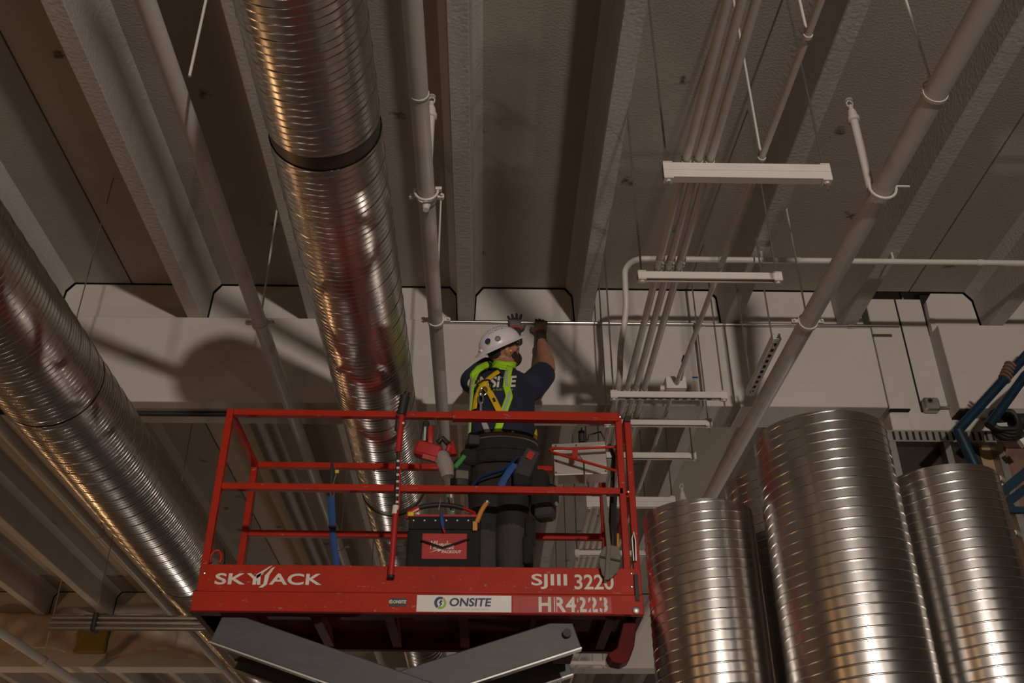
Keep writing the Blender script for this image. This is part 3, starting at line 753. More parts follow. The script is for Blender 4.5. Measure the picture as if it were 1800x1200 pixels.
logo(688.5, 1057.5, 3.6, fyF-.0012, pl2, 'white_decal')

# control box with its bent guard
def P_(x, y, yy): return at(x, y, Y=yy)
cy_ = LY0+.14
q = [P_(971, 778, cy_), P_(1063, 774, cy_), P_(1068, 830, cy_), P_(974, 834, cy_)]
cb = MB(); back = [p+Vector((0, .13, .0)) for p in q]
cb.add(q+back, [(0, 1, 2, 3), (7, 6, 5, 4), (0, 4, 5, 1), (1, 5, 6, 2), (2, 6, 7, 3), (3, 7, 4, 0)])
cbo = cb.build('control_box', 'steel_plate', lift, smooth=False, bevel=.003)
MB().bar(P_(969, 784, cy_-.012), P_(1063, 778, cy_-.012), .012, .030).build('name_plate', 'steel_plate', cbo, smooth=False, bevel=.002)
for x, y in ((976, 782), (1012, 781), (977, 809), (977, 829), (1064, 826)):
    p = P_(x, y, cy_-.019 if y < 790 else cy_-.001); MB().lathe([(.005, 0), (.005, .003)], p, 8, Matrix.Rotation(math.radians(90), 3, 'X')).build('screw', 'dark_steel', cbo)
MB().tube([P_(1022, 776, cy_+.05), P_(1021, 757, cy_+.05)], .020, 14).build('emergency_stop', 'black_plastic', cbo)
MB().tube([P_(1021, 756, cy_+.05), P_(1021, 750, cy_+.05)], .004, 8).build('stop_pin', 'dark_steel', cbo)
MB().tube([P_(1032, 772, cy_+.05), P_(1034, 763, cy_+.05), P_(1054, 757, cy_+.05), P_(1062, 770, cy_+.05)], .005, 8).build('guard_wire', 'dark_steel', cbo)
g = MB()
g.tube([P_(1084, 783, LY0+.06), P_(1000, 787, LY0+.05), P_(972, 786, LY0+.05), P_(965, 789, LY0+.05), P_(972, 794, LY0+.045), P_(1084, 826, LY0+.03)], .008, 10)
g.build('control_guard', 'red_paint', lift)
MB().bar(P_(1010, 786, LY0+.045), P_(1010, 803, LY0+.045), .03, .014, up=(0, 1, 0)).build('guard_tab', 'red_paint', lift, smooth=False)
MB().tube([P_(1016, 797, cy_-.02), P_(1026, 810, cy_-.02), P_(1027, 828, cy_-.02), P_(1028, 850, cy_-.02)], .0025, 6).build('key_cord', 'dark_steel', lift)
MB().tube([P_(1028, 832, cy_-.02), P_(1028, 853, cy_-.02)], .005, 8).build('key_pin', 'steel_plate', lift)
cbl = MB().tube([P_(1070, 780, cy_+.03), P_(1078, 800, cy_+.02), P_(1076, 850, cy_+.02), P_(1073, 930, cy_), P_(1070, 980, LY0+.06)], .012, 8)
cbl.build('control_cable', 'black_rubber', lift)
lift.rotation_euler = (0, math.radians(.35), 0)
lift.location = (-.335-3.6*math.sin(math.radians(.35)), 5.405, 0)

# ================================================================== THINGS ON THE LIFT
# open tool bag
ty0, ty1 = LY0+.05, LY0+.30
bl = at(708, 990, Y=ty0).x; br = at(849, 990, Y=ty0).x; bt = at(712, 927, Y=ty0).z; bt2 = at(712, 908, Y=ty0).z
bag = empty('tool_bag', ((bl+br)/2, (ty0+ty1)/2, DECK), 'black and red open tool bag standing on the lift deck', 'tool bag')
z0 = DECK+.002
MB().rbox(((bl+br)/2, (ty0+ty1)/2, (z0+bt)/2), (br-bl-.03, ty1-ty0, bt-z0), .02).build('bag_body', 'black_fabric', bag)
MB().b2((bl+.02, ty0-.010, bt-.01), (br-.02, ty1-.02, bt2)).build('pocket_band', 'black_fabric', bag, smooth=False, bevel=.006)
MB().b2((bl+.016, ty0-.012, bt2-.002), (br-.016, ty1-.018, bt2+.009)).build('rim', 'tool_red', bag, smooth=False)
for i in range(6):
    p = at(727+19.2*i, 914.5, Y=ty0-.011); MB().lathe([(.0045, 0), (.0045, .002), (.003, .003)], p, 8, Matrix.Rotation(math.radians(90), 3, 'X')).build('rivet', 'white_metal', bag)
a = at(741, 982, Y=ty0-.004); b = at(821, 938, Y=ty0-.004)
pan = MB().b2((a.x, ty0-.006, a.z), (b.x, ty0+.004, b.z)).build('front_panel', 'tool_red', bag, smooth=False)
yy = ty0-.0070
px_text('Milwaukee', 756, 798, 950, 965, yy, 'white_decal', pan, offset=.02, shear=.25)
P = [at(x, y, Y=yy) for x, y in ((754, 971), (776, 962), (775, 965.5), (788, 962.5), (769, 969.5), (770, 966.5))]
MB().add(P, [tuple(range(6))]).build('lettering', 'white_decal', pan, smooth=False)
px_text('PACKOUT', 776, 811, 967, 972, yy, 'white_decal', pan, offset=.035, shear=.15)
MB().tube([at(740, 949, Y=ty0-.02), at(758, 955, Y=ty0-.025), at(778, 962, Y=ty0-.03), at(800, 955, Y=ty0-.025), at(826, 946, Y=ty0-.02)], .008, 8, flat=.6).build('front_strap', 'black_rubber', bag)
for xx, sg in ((bl, -1), (br, 1)):
    s_ = MB().rbox((xx+sg*.004, (ty0+ty1)/2, z0+.07), (.03, .20, .13), .012); s_.build('side_pocket', 'tool_red', bag)
yh = ty0+.10
hp_ = [at(x, y, Y=yh) for x, y in ((717, 908), (719, 900), (736, 892), (760, 888), (790, 888), (815, 894), (833, 902), (836, 910))]
MB().tube(smooth_path([at(736, 892, Y=yh), at(760, 887, Y=yh), at(790, 887, Y=yh), at(815, 893, Y=yh)]), .014, 12).build('handle_grip', 'black_rubber', bag)
for pts in (((718, 912), (719, 901), (737, 892)), ((814, 893), (834, 902), (836, 912))):
    MB().tube([at(x, y, Y=yh) for x, y in pts], .016, 10, flat=.6).build('handle_arm', 'tool_red', bag)
t = empty('drywall_knife', at(846, 925, Y=ty0+.03), 'orange handled tool leaning out of the right end of the tool bag', 'tool')
MB().tube(smooth_path([at(838, 918, Y=ty0-.02), at(846, 897, Y=ty0-.02), at(855, 884, Y=ty0-.02)]), .013, 10).build('handle', 'orange_handle', t)
MB().box(at(835, 925, Y=ty0-.02), (.024, .018, .05)).build('head', 'orange_handle', t, smooth=False)
MB().tube([at(855, 885, Y=ty0-.02), at(857, 881, Y=ty0-.02)], .0155, 10).build('end_cap', 'galv_dull', t)
t = empty('screwdriver', at(778, 930, Y=ty0-.02), 'blue handled screwdriver in the front pocket of the tool bag', 'screwdriver')
MB().tube([at(776, 903, Y=ty0-.02), at(776, 908, Y=ty0-.02), at(778, 922, Y=ty0-.02), at(779, 928, Y=ty0-.02)], [.007, .011, .011, .008], 10).build('handle', 'blue_web', t)
MB().tube([at(779, 928, Y=ty0-.02), at(782, 936, Y=ty0-.02)], .006, 8).build('collar', 'tool_red', t)
t = empty('level', at(790, 912, Y=ty0+.12), 'thin green stick standing up behind the tool bag handle', 'stick')
MB().bar(at(797, 915, Y=ty0+.14), at(785, 862, Y=ty0+.14), .010, .014, up=(0, 1, 0)).build('stick_green', 'green_tool', t, smooth=False)
MB().bar(at(793, 900, Y=ty0+.145)+Vector((.012, 0, 0)), at(788, 862, Y=ty0+.145)+Vector((.012, 0, 0)), .008, .01, up=(0, 1, 0)).build('stick_white', 'white_plate', t, smooth=False)
tag(MB().tube([at(771, 896, Y=ty0+.06), at(778, 862, Y=ty0+.06)], .003, 6).build('steel_rod', 'galv_pipe'), 'thin steel rod standing up out of the tool bag', 'rod')
tag(MB().rbox(at(722, 908, Y=ty0-.0)+Vector((0, 0, .012)), (.034, .03, .026), .006).build('tape_measure', 'yellow_plastic'), 'small yellow tape measure at the left end of the tool bag', 'tape measure')

# telescopic pole hooked over the front rail
yp = LY0-.035
pole = empty('telescopic_pole', at(687, 1013, Y=yp), 'red telescopic pole with a black head hooked on the front rail', 'pole')
def ptube(pts, r, m, nm, par=pole, n=12): return MB().tube([at(x, y, Y=yp) for x, y in pts], r, n).build(nm, m, par)
ptube([(687, 1013), (696, 892)], .0165, 'tool_red', 'lower_tube'); ptube([(686.8, 1016), (687.2, 1011)], .019, 'black_rubber', 'foot')
ptube([(694, 904), (696, 889)], .018, 'white_decal', 'grip_label')
ptube([(696, 892), (700.5, 795)], .011, 'black_plastic', 'inner_tube')
ptube([(700.8, 893), (703.5, 795)], .006, 'tool_red', 'inner_tube')
for k in range(7):
    p = at(698.0+.30*k, 882-12*k, Y=yp-.011); MB().box(p, (.014, .003, .012)).build('scale_mark', 'white_decal', pole, smooth=False)
ptube([(700, 795), (706.5, 726)], .0175, 'tool_red', 'upper_tube')
ptube([(705, 730), (712, 697)], .028, 'black_plastic', 'head'); ptube([(711, 702), (716, 690)], .016, 'black_plastic', 'head_knob')
ptube([(698, 757), (700, 738)], .015, 'black_plastic', 'rail_hook')
MB().lathe([(.007, 0), (.007, .005)], at(709, 744, Y=yp-.017), 8, Matrix.Rotation(math.radians(90), 3, 'X')).build('button', 'white_metal', pole)

# cordless vacuum hung on the rail
yv = LY0+.04
vac = empty('cordless_vacuum', at(760, 800, Y=yv), 'red cordless hand vacuum with clear dust cup hung inside the front rail', 'vacuum')
def orient(p, q, yy):
    a = at(*p, Y=yy); b = at(*q, Y=yy); d = (b-a).normalized(); w = Vector((0, 1, 0)); u = d.cross(w).normalized()
    return (a+b)/2, (b-a).length, Matrix((d, w, u)).transposed()
c, L, m = orient((730, 787), (775, 800), yv); MB().rbox(c, (L, .085, .085), .02, m).build('motor_body', 'tool_red', vac)
c, L, m = orient((743, 801), (766, 807), yv-.045); MB().box(c, (L, .004, .026), m).build('name_plate', 'red_faded', vac, smooth=False)
c, L, m = orient((757, 784), (756, 749), yv); MB().rbox(c, (L, .04, .034), .012, m).build('handle', 'tool_red', vac)
c, L, m = orient((744, 780), (750, 742), yv); MB().rbox(c, (L, .05, .034), .010, m).build('battery', 'black_plastic', vac)
MB().box(at(747, 762, Y=yv-.027), (.012, .003, .085)).build('battery_label', 'galv_dull', vac, smooth=False)
MB().tube([at(764, 800, Y=yv), at(776, 803, Y=yv), at(784, 820, Y=yv), at(787, 838, Y=yv)], [.036, .045, .046, .036], 16).build('dust_cup', 'tool_clear', vac)
MB().tube([at(787, 795, Y=yv), at(790, 785, Y=yv), at(797, 790, Y=yv)], [.018, .022, .014], 10).build('nozzle', 'tool_red', vac)
MB().tube([at(795, 775, Y=yv), at(797, 800, Y=yv)], [.008, .022], 10).build('nozzle_flap', 'tool_red', vac)
MB().tube([at(770, 778, Y=yv), at(778, 770, Y=yv), at(788, 780, Y=yv)], .016, 10).build('hose_neck', 'black_rubber', vac)
MB().tube([at(768, 770, Y=yv-.02), at(771, 758, Y=yv-.02), at(767, 744, Y=yv-.02), at(766, 734, Y=yv-.02)], .005, 8).build('hang_hook', 'galv_pipe', vac)

# lanyard on the rear rail
yl_ = LY1-.045
ln = empty('lanyard', at(588, 985, Y=yl_), 'blue webbing lanyard hanging from the rear rail of the lift', 'lanyard')
MB().tube([at(x, y, Y=yl_) for x, y in ((582, 872), (583, 900), (585, 930), (586, 950), (590, 975), (592, 1000))], [.022, .022, .020, .020, .019, .018], 8, flat=.25).build('webbing', 'blue_web', ln)
MB().box(at(584.5, 925, Y=yl_-.006), (.046, .008, .022)).build('stitched_patch', 'navy_print', ln, smooth=False)
MB().tube([at(582, 874, Y=yl_), at(580, 862, Y=yl_), at(583, 852, Y=yl_), at(588, 862, Y=yl_), at(586, 874, Y=yl_)], .006, 8).build('snap_hook', 'galv_pipe', ln)
MB().tube([at(582, 852, Y=yl_-.0), at(583, 836, Y=yl_), at(584, 812, Y=yl_)], [.012, .014, .007], 10).build('hook_body', 'dark_steel', ln)
MB().tube([at(586, 850, Y=yl_-.01), at(591, 832, Y=yl_-.01)], .004, 6).build('tag_wire', 'galv_pipe', ln)
MB().box(at(592.5, 829, Y=yl_-.01), (.022, .012, .020)).build('tag', 'yellow_plastic', ln, smooth=False)

# canvas pouch and strap on the right posts
yb_ = LY0-.03
po = empty('canvas_pouch', at(1075, 1015, Y=yb_), 'worn grey canvas pouch hanging on the right front post of the lift', 'pouch')
q = [(1060, 962), (1070, 957), (1088, 960), (1091, 975), (1091, 990), (1085, 1006), (1074, 1017), (1066, 1019), (1058, 1010), (1053, 990), (1054, 974)]
P0 = [at(x, y, Y=yb_-.012) for x, y in q]; P1 = [at(x, y, Y=yb_+.018) for x, y in q]; k = len(q)
MB().add(P0+P1, [tuple(range(k)), tuple(range(2*k-1, k-1, -1))]+[(i, (i+1) % k, k+(i+1) % k, k+i) for i in range(k)]).build('pouch_body', 'canvas', po, smooth=False, bevel=.008)
MB().bar(at(1055, 978, Y=yb_-.016), at(1091, 986, Y=yb_-.016), .008, .010).build('seam_band', 'grey_fabric', po, smooth=False)
MB().tube([at(1062, 870, Y=yb_+.02), at(1066, 915, Y=yb_+.005), at(1070, 960, Y=yb_-.02), at(1068, 1000, Y=yb_-.022), at(1066, 1019, Y=yb_-.02)], .012, 8, flat=.5).build('strap', 'canvas', po)
MB().tube([at(1082, 868, Y=yb_+.025), at(1080, 910, Y=yb_+.01), at(1083, 950, Y=yb_), at(1080, 972, Y=yb_)], .010, 8, flat=.5).build('strap', 'black_fabric', po)
MB().tube([at(1086, 938, Y=yb_), at(1086, 962, Y=yb_)], .007, 8).build('tool_handle', 'orange_handle', po)

# ================================================================== RIGHT CORNER: stud frame, scaffold, cable
fy_ = 6.00
sf = empty('stud_frame', at(1640, 760, Y=fy_)*1.0, 'grey steel stud frame, its shaded opening a dark sheet, right of the upright ducts', 'stud frame')
zt = at(1640, 756, Y=fy_).z; zt2 = at(1640, 776, Y=fy_).z
xa, xb = at(1556, 765, Y=fy_).x, 5.6
tr = MB().b2((xa, fy_, zt2), (xb, fy_+.09, zt)).build('top_track', 'galv_dull', sf, smooth=False)
k = xa+.05
while k < xb-.05:
    MB().b2((k, fy_-.002, zt2+.012), (k+.016, fy_+.001, zt-.012)).build('track_slot', 'black_gap', tr, smooth=False); k += .045
for px in (1572, 1668, 1760):
    x = at(px, 790, Y=fy_).x
    MB().b2((x-.022, fy_+.004, 0), (x+.022, fy_+.085, zt2)).build('stud', 'galv_dull', sf, smooth=False)
MB().b2((xa+.01, fy_+.09, 0), (at(1722, 800, Y=fy_+.1).x, fy_+.10, zt2)).build('shade_panel', 'opening_shade', sf, smooth=False)  # dark sheet added in place of the unlit opening behind the studs
x1p = at(1758, 800, Y=fy_+.1).x
MB().b2((x1p, fy_+.09, 0), (5.6, fy_+.10, zt2)).build('insulation_panel', 'brick_red', sf, smooth=False)
MB().b2((at(1722, 800, Y=fy_+.1).x+.001, fy_+.09, 0), (x1p-.001, fy_+.10, zt2)).build('board_panel', 'board_tan', sf, smooth=False)
# scaffold of blue tube behind the right duct
ys = 5.42
sc = empty('scaffold', (at(1745, 880, Y=ys).x, ys, 0), 'blue steel scaffold frame behind the rightmost upright duct', 'scaffold')
def st(pts, r=.026, nm='frame_tube', m='blue_paint', yy=ys):
    return MB().tube([at(x, y, Y=yy) for x, y in pts], r, 12).build(nm, m, sc)
top = at(1684, 756, Y=ys)
post_x = at(1745, 880, Y=ys)
MB().tube([at(1800+60, 560, Y=ys), at(1806, 622, Y=ys), top], .030, 12).build('brace_tube', 'blue_paint', sc)
MB().tube([at(1860, 610, Y=ys+.12), at(1802, 660, Y=ys+.12), at(1738, 748, Y=ys+.12)], .030, 12).build('brace_tube', 'blue_paint', sc)
MB().tube([top, at(1712, 815, Y=ys), post_x, at(1763, 960, Y=ys), at(1790, 1200, Y=ys), Vector((at(1790, 1200, Y=ys).x+.15, ys, 0))], .032, 12).build('post', 'blue_paint', sc)
MB().bar(at(1736, 886, Y=ys-.02), at(1830, 808, Y=ys-.02), .03, .055).build('cross_brace', 'blue_paint', sc, smooth=False)
MB().bar(at(1742, 905, Y=ys+.1), at(1830, 838, Y=ys+.1), .03, .05).build('cross_brace', 'blue_paint', sc, smooth=False)
MB().bar(at(1762, 897, Y=ys-.02), at(1840, 896, Y=ys-.02), .03, .035).build('ledger', 'blue_paint', sc, smooth=False)
q = [(1757, 952), (1782, 950), (1790, 975), (1805, 1045), (1775, 1060)]
P0 = [at(x, y, Y=ys-.05) for x, y in q]; kk = len(q); P1 = [p+Vector((0, .008, 0)) for p in P0]
pl_ = MB().add(P0+P1, [tuple(range(kk)), tuple(range(2*kk-1, kk-1, -1))]+[(i, (i+1) % kk, kk+(i+1) % kk, kk+i) for i in range(kk)]).build('gusset_plate', 'blue_paint', sc, smooth=False)
for x, y, r in ((1779, 966, .018), (1795, 1003, .012), (1783, 1018, .009)):
    MB().lathe([(r, 0), (r, .002)], at(x, y, Y=ys-.052), 12, Matrix.Rotation(math.radians(90), 3, 'X')).build('plate_hole', 'board_tan', pl_)
for i, (x0, y0, x1, y1) in enumerate(((1742, 856, 1762, 836), (1746, 868, 1768, 848), (1768, 948, 1792, 930), (1758, 910, 1768, 905))):
    tag(MB().tube([at(x0, y0, Y=fy_+.065), at(x1, y1, Y=fy_+.065)], .014, 8).build('white_tube', 'white_metal'), ('upper', 'second', 'lower', 'shortest')[i]+' pale tube on the tan board behind the blue scaffold', 'tube', 'pale tubes behind the scaffold')
# black cable coil
cb_ = at(1758, 745, Y=5.72)
co = empty('cable_coil', (cb_.x, 5.72, cb_.z-.1), 'black coil of corrugated cable hung on the blue scaffold brace', 'cable')
for k in range(7):
    rr = .095-.006*abs(k-3); pts = [Vector((cb_.x+rr*1.1*math.cos(t)+.012*k, 5.66+.022*k, cb_.z+rr*math.sin(t)*.95+.01*math.sin(3*t+k))) for t in [2*math.pi*i/20 for i in range(21)]]
    MB().tube(pts, .016, 8).build('cable_loop', 'black_rubber', co)
MB().tube([cb_+Vector((.08, 0, .02)), cb_+Vector((.3, .02, .03)), cb_+Vector((.8, .1, .0))], [.05, .06, .06], 12).build('cable_sleeve', 'black_rubber', co)
MB().box(cb_+Vector((.13, -.02, -.13)), (.10, .04, .05), Matrix.Rotation(math.radians(-25), 3, 'Y')).build('cable_tag', 'white_metal', co, smooth=False)
for k in range(5):
    p = at(1776-2.5*k, 643+5.5*k, Y=ys)
    MB().lathe([(.034, -.007), (.040, -.004), (.040, .004), (.034, .007)], p, 14, (at(1806, 622, Y=ys)-top).to_track_quat('Z', 'Y').to_matrix()).build('rope_wrap', 'brick_red', sc)
fx = at(1788, 690, Y=5.6)
tag(MB().bar(at(1783, 696, Y=5.75), at(1806, 672, Y=5.75), .03, .02).build('lamp_tube', 'white_metal', smooth=False), 'bright short metal tube at the right edge above the cable coil', 'tube')

# ================================================================== FAR LEFT: conduit bundle and plastic wrap
zb = 3.92
bb = at(90, 1095, Z=zb)
bu = empty('conduit_bundle', (bb.x, bb.y, zb), 'bundle of steel conduits strapped together, hung left of the lift', 'conduit bundle')
xe = bb.x+3.6
for dy, dz in ((0, .045), (-.01, .0), (-.02, -.045), (.03, .02)):
    MB().tube([(bb.x, bb.y+dy, zb+dz), (xe, bb.y+dy, zb+dz)], .021, 12).build('conduit_run', 'galv_pipe', bu)
MB().rbox((at(168, 1095, Z=zb).x, bb.y-.002, zb), (.04, .11, .15), .015).build('strap', 'black_rubber', bu)
for xx in (bb.x+.35, bb.x+2.6):
    MB().tube([(xx, bb.y, zb+.05), (xx, bb.y, SLAB+.002)], .004, 6).build('hanger_wire', 'galv_dull', bu)
FY = GY+7.5
def film(x0, x1, z0, z1, label, seed):
    rnd = random.Random(seed); nx, nz = 26, 10; vs = []; fs = []
    ph = [rnd.uniform(0, 6) for _ in range(6)]
    for i in range(nx+1):
        for j in range(nz+1):
            u, v = i/nx, j/nz
            y = FY-.05-.03*math.sin(9*u+ph[0]+3*v)-.02*math.sin(23*u+ph[1]-7*v)-.05*(1-v)*math.sin(5*u+ph[2])**2
            z = z0+(z1-z0)*v + (1-v)*.07*math.sin(6*u+ph[3])
            vs.append((x0+(x1-x0)*u, y, z))
    for i in range(nx):
        for j in range(nz): a = i*(nz+1)+j; fs.append((a, a+nz+1, a+nz+2, a+1))
    o = MB().add(vs, fs).build('plastic_sheet', 'plastic_film', ang=80)
    sd = o.modifiers.new('thickness', 'SOLIDIFY'); sd.thickness = .003
    tag(o, label, 'plastic sheet', 'plastic film over the far beam')
xl = at(-60, 1120, Y=FY).x; xm = at(140, 1120, Y=FY).x; xr_ = at(195, 1120, Y=FY).x; xq = at(420, 1120, Y=FY).x
film(xl, xm, 4.95, 5.50, 'crumpled clear plastic film over the far beam, left of the yellow foam', 3)
film(xr_, xq, 4.93, 5.50, 'crumpled clear plastic film over the far beam, right of the yellow foam', 5)
tag(MB().rbox(((xm+xr_)/2, FY-.06, 5.22), (xr_-xm-.02, .10, .50), .03).build('foam_block', 'foam_yellow'), 'yellow foam block on the far beam between plastic sheets', 'foam')

# ================================================================== THE WORKER
wk = empty('person', (.08, 5.42, DECK), 'worker in white hard hat, navy shirt and lime vest reaching up to the conduit', 'person')
def voxel(mb, size, smooth_it=4):
    me = mb.mesh('tmp'); o = bpy.data.objects.new('tmp', me); C.objects.link(o)
    r = o.modifiers.new('r', 'REMESH'); r.mode = 'VOXEL'; r.voxel_size = size; r.use_smooth_shade = True
    s = o.modifiers.new('s', 'SMOOTH'); s.factor = .5; s.iterations = smooth_it
    d = DEP(); d.update(); out = bpy.data.meshes.new_from_object(o.evaluated_get(d))
    bpy.data.objects.remove(o); bpy.data.meshes.remove(me)
    return out
def rings(rs, n=28):
    """closed body of elliptical rings (cx, cy, cz, rx, ry)"""
    b = MB(); vs = []; 
    for cx, cy, cz, rx, ry in rs:
        for j in range(n):
            t = 2*math.pi*j/n; vs.append((cx+rx*math.cos(t), cy+ry*math.sin(t), cz))
    fs = [(i*n+j, i*n+(j+1) % n, (i+1)*n+(j+1) % n, (i+1)*n+j) for i in range(len(rs)-1) for j in range(n)]
    fs += [tuple(range(n-1, -1, -1)), tuple(range((len(rs)-1)*n, len(rs)*n))]
    return b.add(vs, fs)
parts = []
torso = rings([(.085, 5.42, 4.00, .17, .11), (.085, 5.42, 4.08, .200, .135), (.086, 5.425, 4.20, .202, .140), (.088, 5.44, 4.34, .198, .142), (.090, 5.465, 4.48, .202, .140),
               (.092, 5.49, 4.58, .212, .128), (.094, 5.51, 4.66, .190, .105), (.096, 5.53, 4.72, .125, .080), (.097, 5.535, 4.745, .07, .06)])
parts.append((torso, 'navy_shirt'))
S_R, E_R, W_R = Vector((.275, 5.50, 4.615)), at(963, 648, Y=5.70), at(952, 601, Y=5.96)
S_L, E_L, W_L = Vector((-.085, 5.55, 4.68)), Vector((.045, 5.77, 4.93)), at(908, 597, Y=5.97)
lerp = lambda a, b, t: a*(1-t)+b*t
for Sh, El, Wr in ((S_R, E_R, W_R), (S_L, E_L, W_L)):
    inn = Sh+(Vector((.09, 5.50, 4.60))-Sh)*.35
    parts.append((MB().tube([inn, Sh, lerp(Sh, El, .35), lerp(Sh, El, .72)], [.080, .094, .090, .084], 16), 'navy_shirt'))
    parts.append((MB().tube([lerp(Sh, El, .4), lerp(Sh, El, .8), El, lerp(El, Wr, .25), lerp(El, Wr, .6), Wr], [.058, .056, .052, .056, .047, .035], 16), 'skin'))
    parts.append((MB().ell(Sh, (.088, .085, .075)), 'navy_shirt'))
for hx, kx, ax_, ay_ in ((.005, -.008, -.012, 5.42), (.165, .140, .132, 5.36)):
    h, k, a = Vector((hx, 5.42, 4.03)), Vector((kx, ay_+.035, 3.63)), Vector((ax_, ay_, 3.25))
    parts.append((MB().tube([h, lerp(h, k, .35), lerp(h, k, .8), k], [.118, .112, .092, .088], 18), 'trousers'))
    parts.append((MB().tube([lerp(h, k, .80), k, lerp(k, a, .35), lerp(k, a, .8), a], [.086, .086, .083, .074, .070], 18), 'trouser_panel'))
    parts.append((MB().rbox((ax_+.01, ay_+.055, DECK+.055), (.095, .28, .107), .035), 'black_rubber'))
parts.append((rings([(.085, 5.42, 3.93, .15, .10), (.085, 5.42, 4.02, .190, .130), (.085, 5.42, 4.10, .196, .134)]), 'trousers'))
# head frame: fwd / left / up
hu = Vector((-.40, -.54, .80)).normalized(); hf = Vector((.88, .42, .0)); hf = (hf-hu*hf.dot(hu)).normalized(); hl = hu.cross(hf)
HM = Matrix((hf, hl, hu)).transposed(); HC = at(885, 617, Y=5.54)
hp = lambda x, y, z: HC+HM @ Vector((x, y, z))
parts.append((MB().tube([Vector((.096, 5.52, 4.70)), HC-hu*.06-hf*.015], [.072, .064], 16), 'skin'))
parts.append((MB().ell(hp(-.005, 0, .015), (.098, .077, .105), HM), 'skin'))
parts.append((MB().ell(hp(.035, 0, -.055), (.058, .056, .062), HM), 'skin'))
parts.append((MB().ell(hp(.055, 0, .0), (.040, .056, .05), HM), 'skin'))
parts.append((MB().tube([hp(.092, 0, .028), hp(.104, 0, .006), hp(.112, 0, -.008), hp(.098, 0, -.018)], [.008, .011, .014, .010], 10), 'skin'))   # nose
parts.append((MB().ell(hp(.090, 0, -.040), (.012, .024, .006), HM, 12, 8), 'skin'))      # lips
parts.append((MB().ell(hp(.078, 0, .042), (.016, .050, .011), HM, 14, 8), 'skin'))       # brow
for sy in (-1, 1):
    parts.append((MB().ell(hp(-.010, sy*.084, -.006), (.022, .014, .036), HM, 14, 10), 'skin'))    # ears
    parts.append((MB().ell(hp(.058, sy*.052, -.010), (.022, .016, .018), HM, 12, 8), 'skin'))      # cheeks
parts.append((MB().ell(hp(.040, 0, -.075), (.062, .060, .052), HM), 'beard'))
parts.append((MB().ell(hp(.026, 0, -.045), (.050, .0665, .050), HM), 'beard'))
parts.append((MB().ell(hp(.096, 0, -.027), (.009, .028, .005), HM, 12, 6), 'beard'))
parts.append((MB().ell(hp(-.058, 0, .012), (.050, .068, .045), HM), 'hair'))
allm = MB()
for p, _ in parts: allm.add(p.v, p.f)
bme = voxel(allm, .0085, 4)
mats = sorted(set(m for _, m in parts)); trees = [(BVHTree.FromPolygons(p.v, p.f), m) for p, m in parts]
for m in mats: bme.materials.append(M[m])
for poly in bme.polygons:
    c = poly.center; best = None
    for tr_, m in trees:
        h = tr_.find_nearest(c, .06)
        if h[0] is None: continue
        dd = h[3]
        if m in ('beard', 'hair'): dd -= .002
        if best is None or dd < best[0]: best = (dd, m)
    poly.material_index = mats.index(best[1]) if best else 0
bv_tree = BVHTree.FromPolygons([v.co.copy() for v in bme.vertices], [tuple(p.vertices) for p in bme.polygons])
o_ = ORIG[wk.name]
for v in bme.vertices: v.co -= o_
bme.name = 'body'
bme.shade_smooth()
body = obj_from('body', bme, wk); ORIG[body.name] = o_

def hit(px, py):
    r = bv_tree.ray_cast(CAM, ray(px, py).normalized())
    return r[0], r[1]
def strap(pts, width, m, name, parent=wk, off=.006, thick=.004, step=2.0):
    """webbing laid on the body through photo pixels"""
    P = []
    for (x0, y0), (x1, y1) in zip(pts, pts[1:]):
        n = max(2, int(math.hypot(x1-x0, y1-y0)/step))
        for i in range(n):
            h, nn = hit(x0+(x1-x0)*i/n, y0+(y1-y0)*i/n)
            if h: P.append((h, nn))
    h, nn = hit(*pts[-1])
    if h: P.append((h, nn))
    if len(P) < 2: return None
    for _ in range(2):
        P = [((P[max(i-1, 0)][0]+P[i][0]*2+P[min(i+1, len(P)-1)][0])/4, (P[max(i-1, 0)][1]+P[i][1]*2+P[min(i+1, len(P)-1)][1]).normalized()) for i in range(len(P))]
    vs = []; fs = []; K = 5
    for i, (h, nn) in enumerate(P):
        t = (P[min(i+1, len(P)-1)][0]-P[max(i-1, 0)][0]).normalized(); a = t.cross(nn).normalized()
        for k in range(K):
            q = h+a*width*(k/(K-1)-.5)
            g = bv_tree.find_nearest(q)
            q = g[0]+g[1]*off if g[0] is not None and g[3] < .05 else q+nn*off
            vs.append(q)
        for k in range(K): vs.append(vs[-K]+nn*thick) if False else None
    vs2 = [v for v in vs]
    for i in range(len(P)-1):
        for k in range(K-1): fs.append((i*K+k, (i+1)*K+k, (i+1)*K+k+1, i*K+k+1))
    o = MB().add(vs2, fs).build(name, m, parent, ang=60)
    sd = o.modifiers.new('thickness', 'SOLIDIFY'); sd.thickness = thick; sd.offset = 0
    return o
# shirt print, pressed onto the back
uv, fs_ = text_geo('ONSITE', shear=.15, offset=.03)
vs_ = []
for u, v in uv:
    h, nn = hit(822+86*u, 683-(683-663)*v-2.5*u)
    vs_.append(h+nn*.0035 if h else Vector((.09, 5.33, 4.5)))
MB().add(vs_, fs_).build('shirt_print', 'white_decal', wk, smooth=False)
uv, fs_ = text_geo('CONTRACTING & ELECTRICAL', offset=.01)
vs_ = []
for u, v in uv:
    h, nn = hit(826+76*u, 688-3.2*v-2*u); vs_.append(h+nn*.0035 if h else Vector((.09, 5.33, 4.5)))
MB().add(vs_, fs_).build('shirt_print', 'green_print', wk, smooth=False)
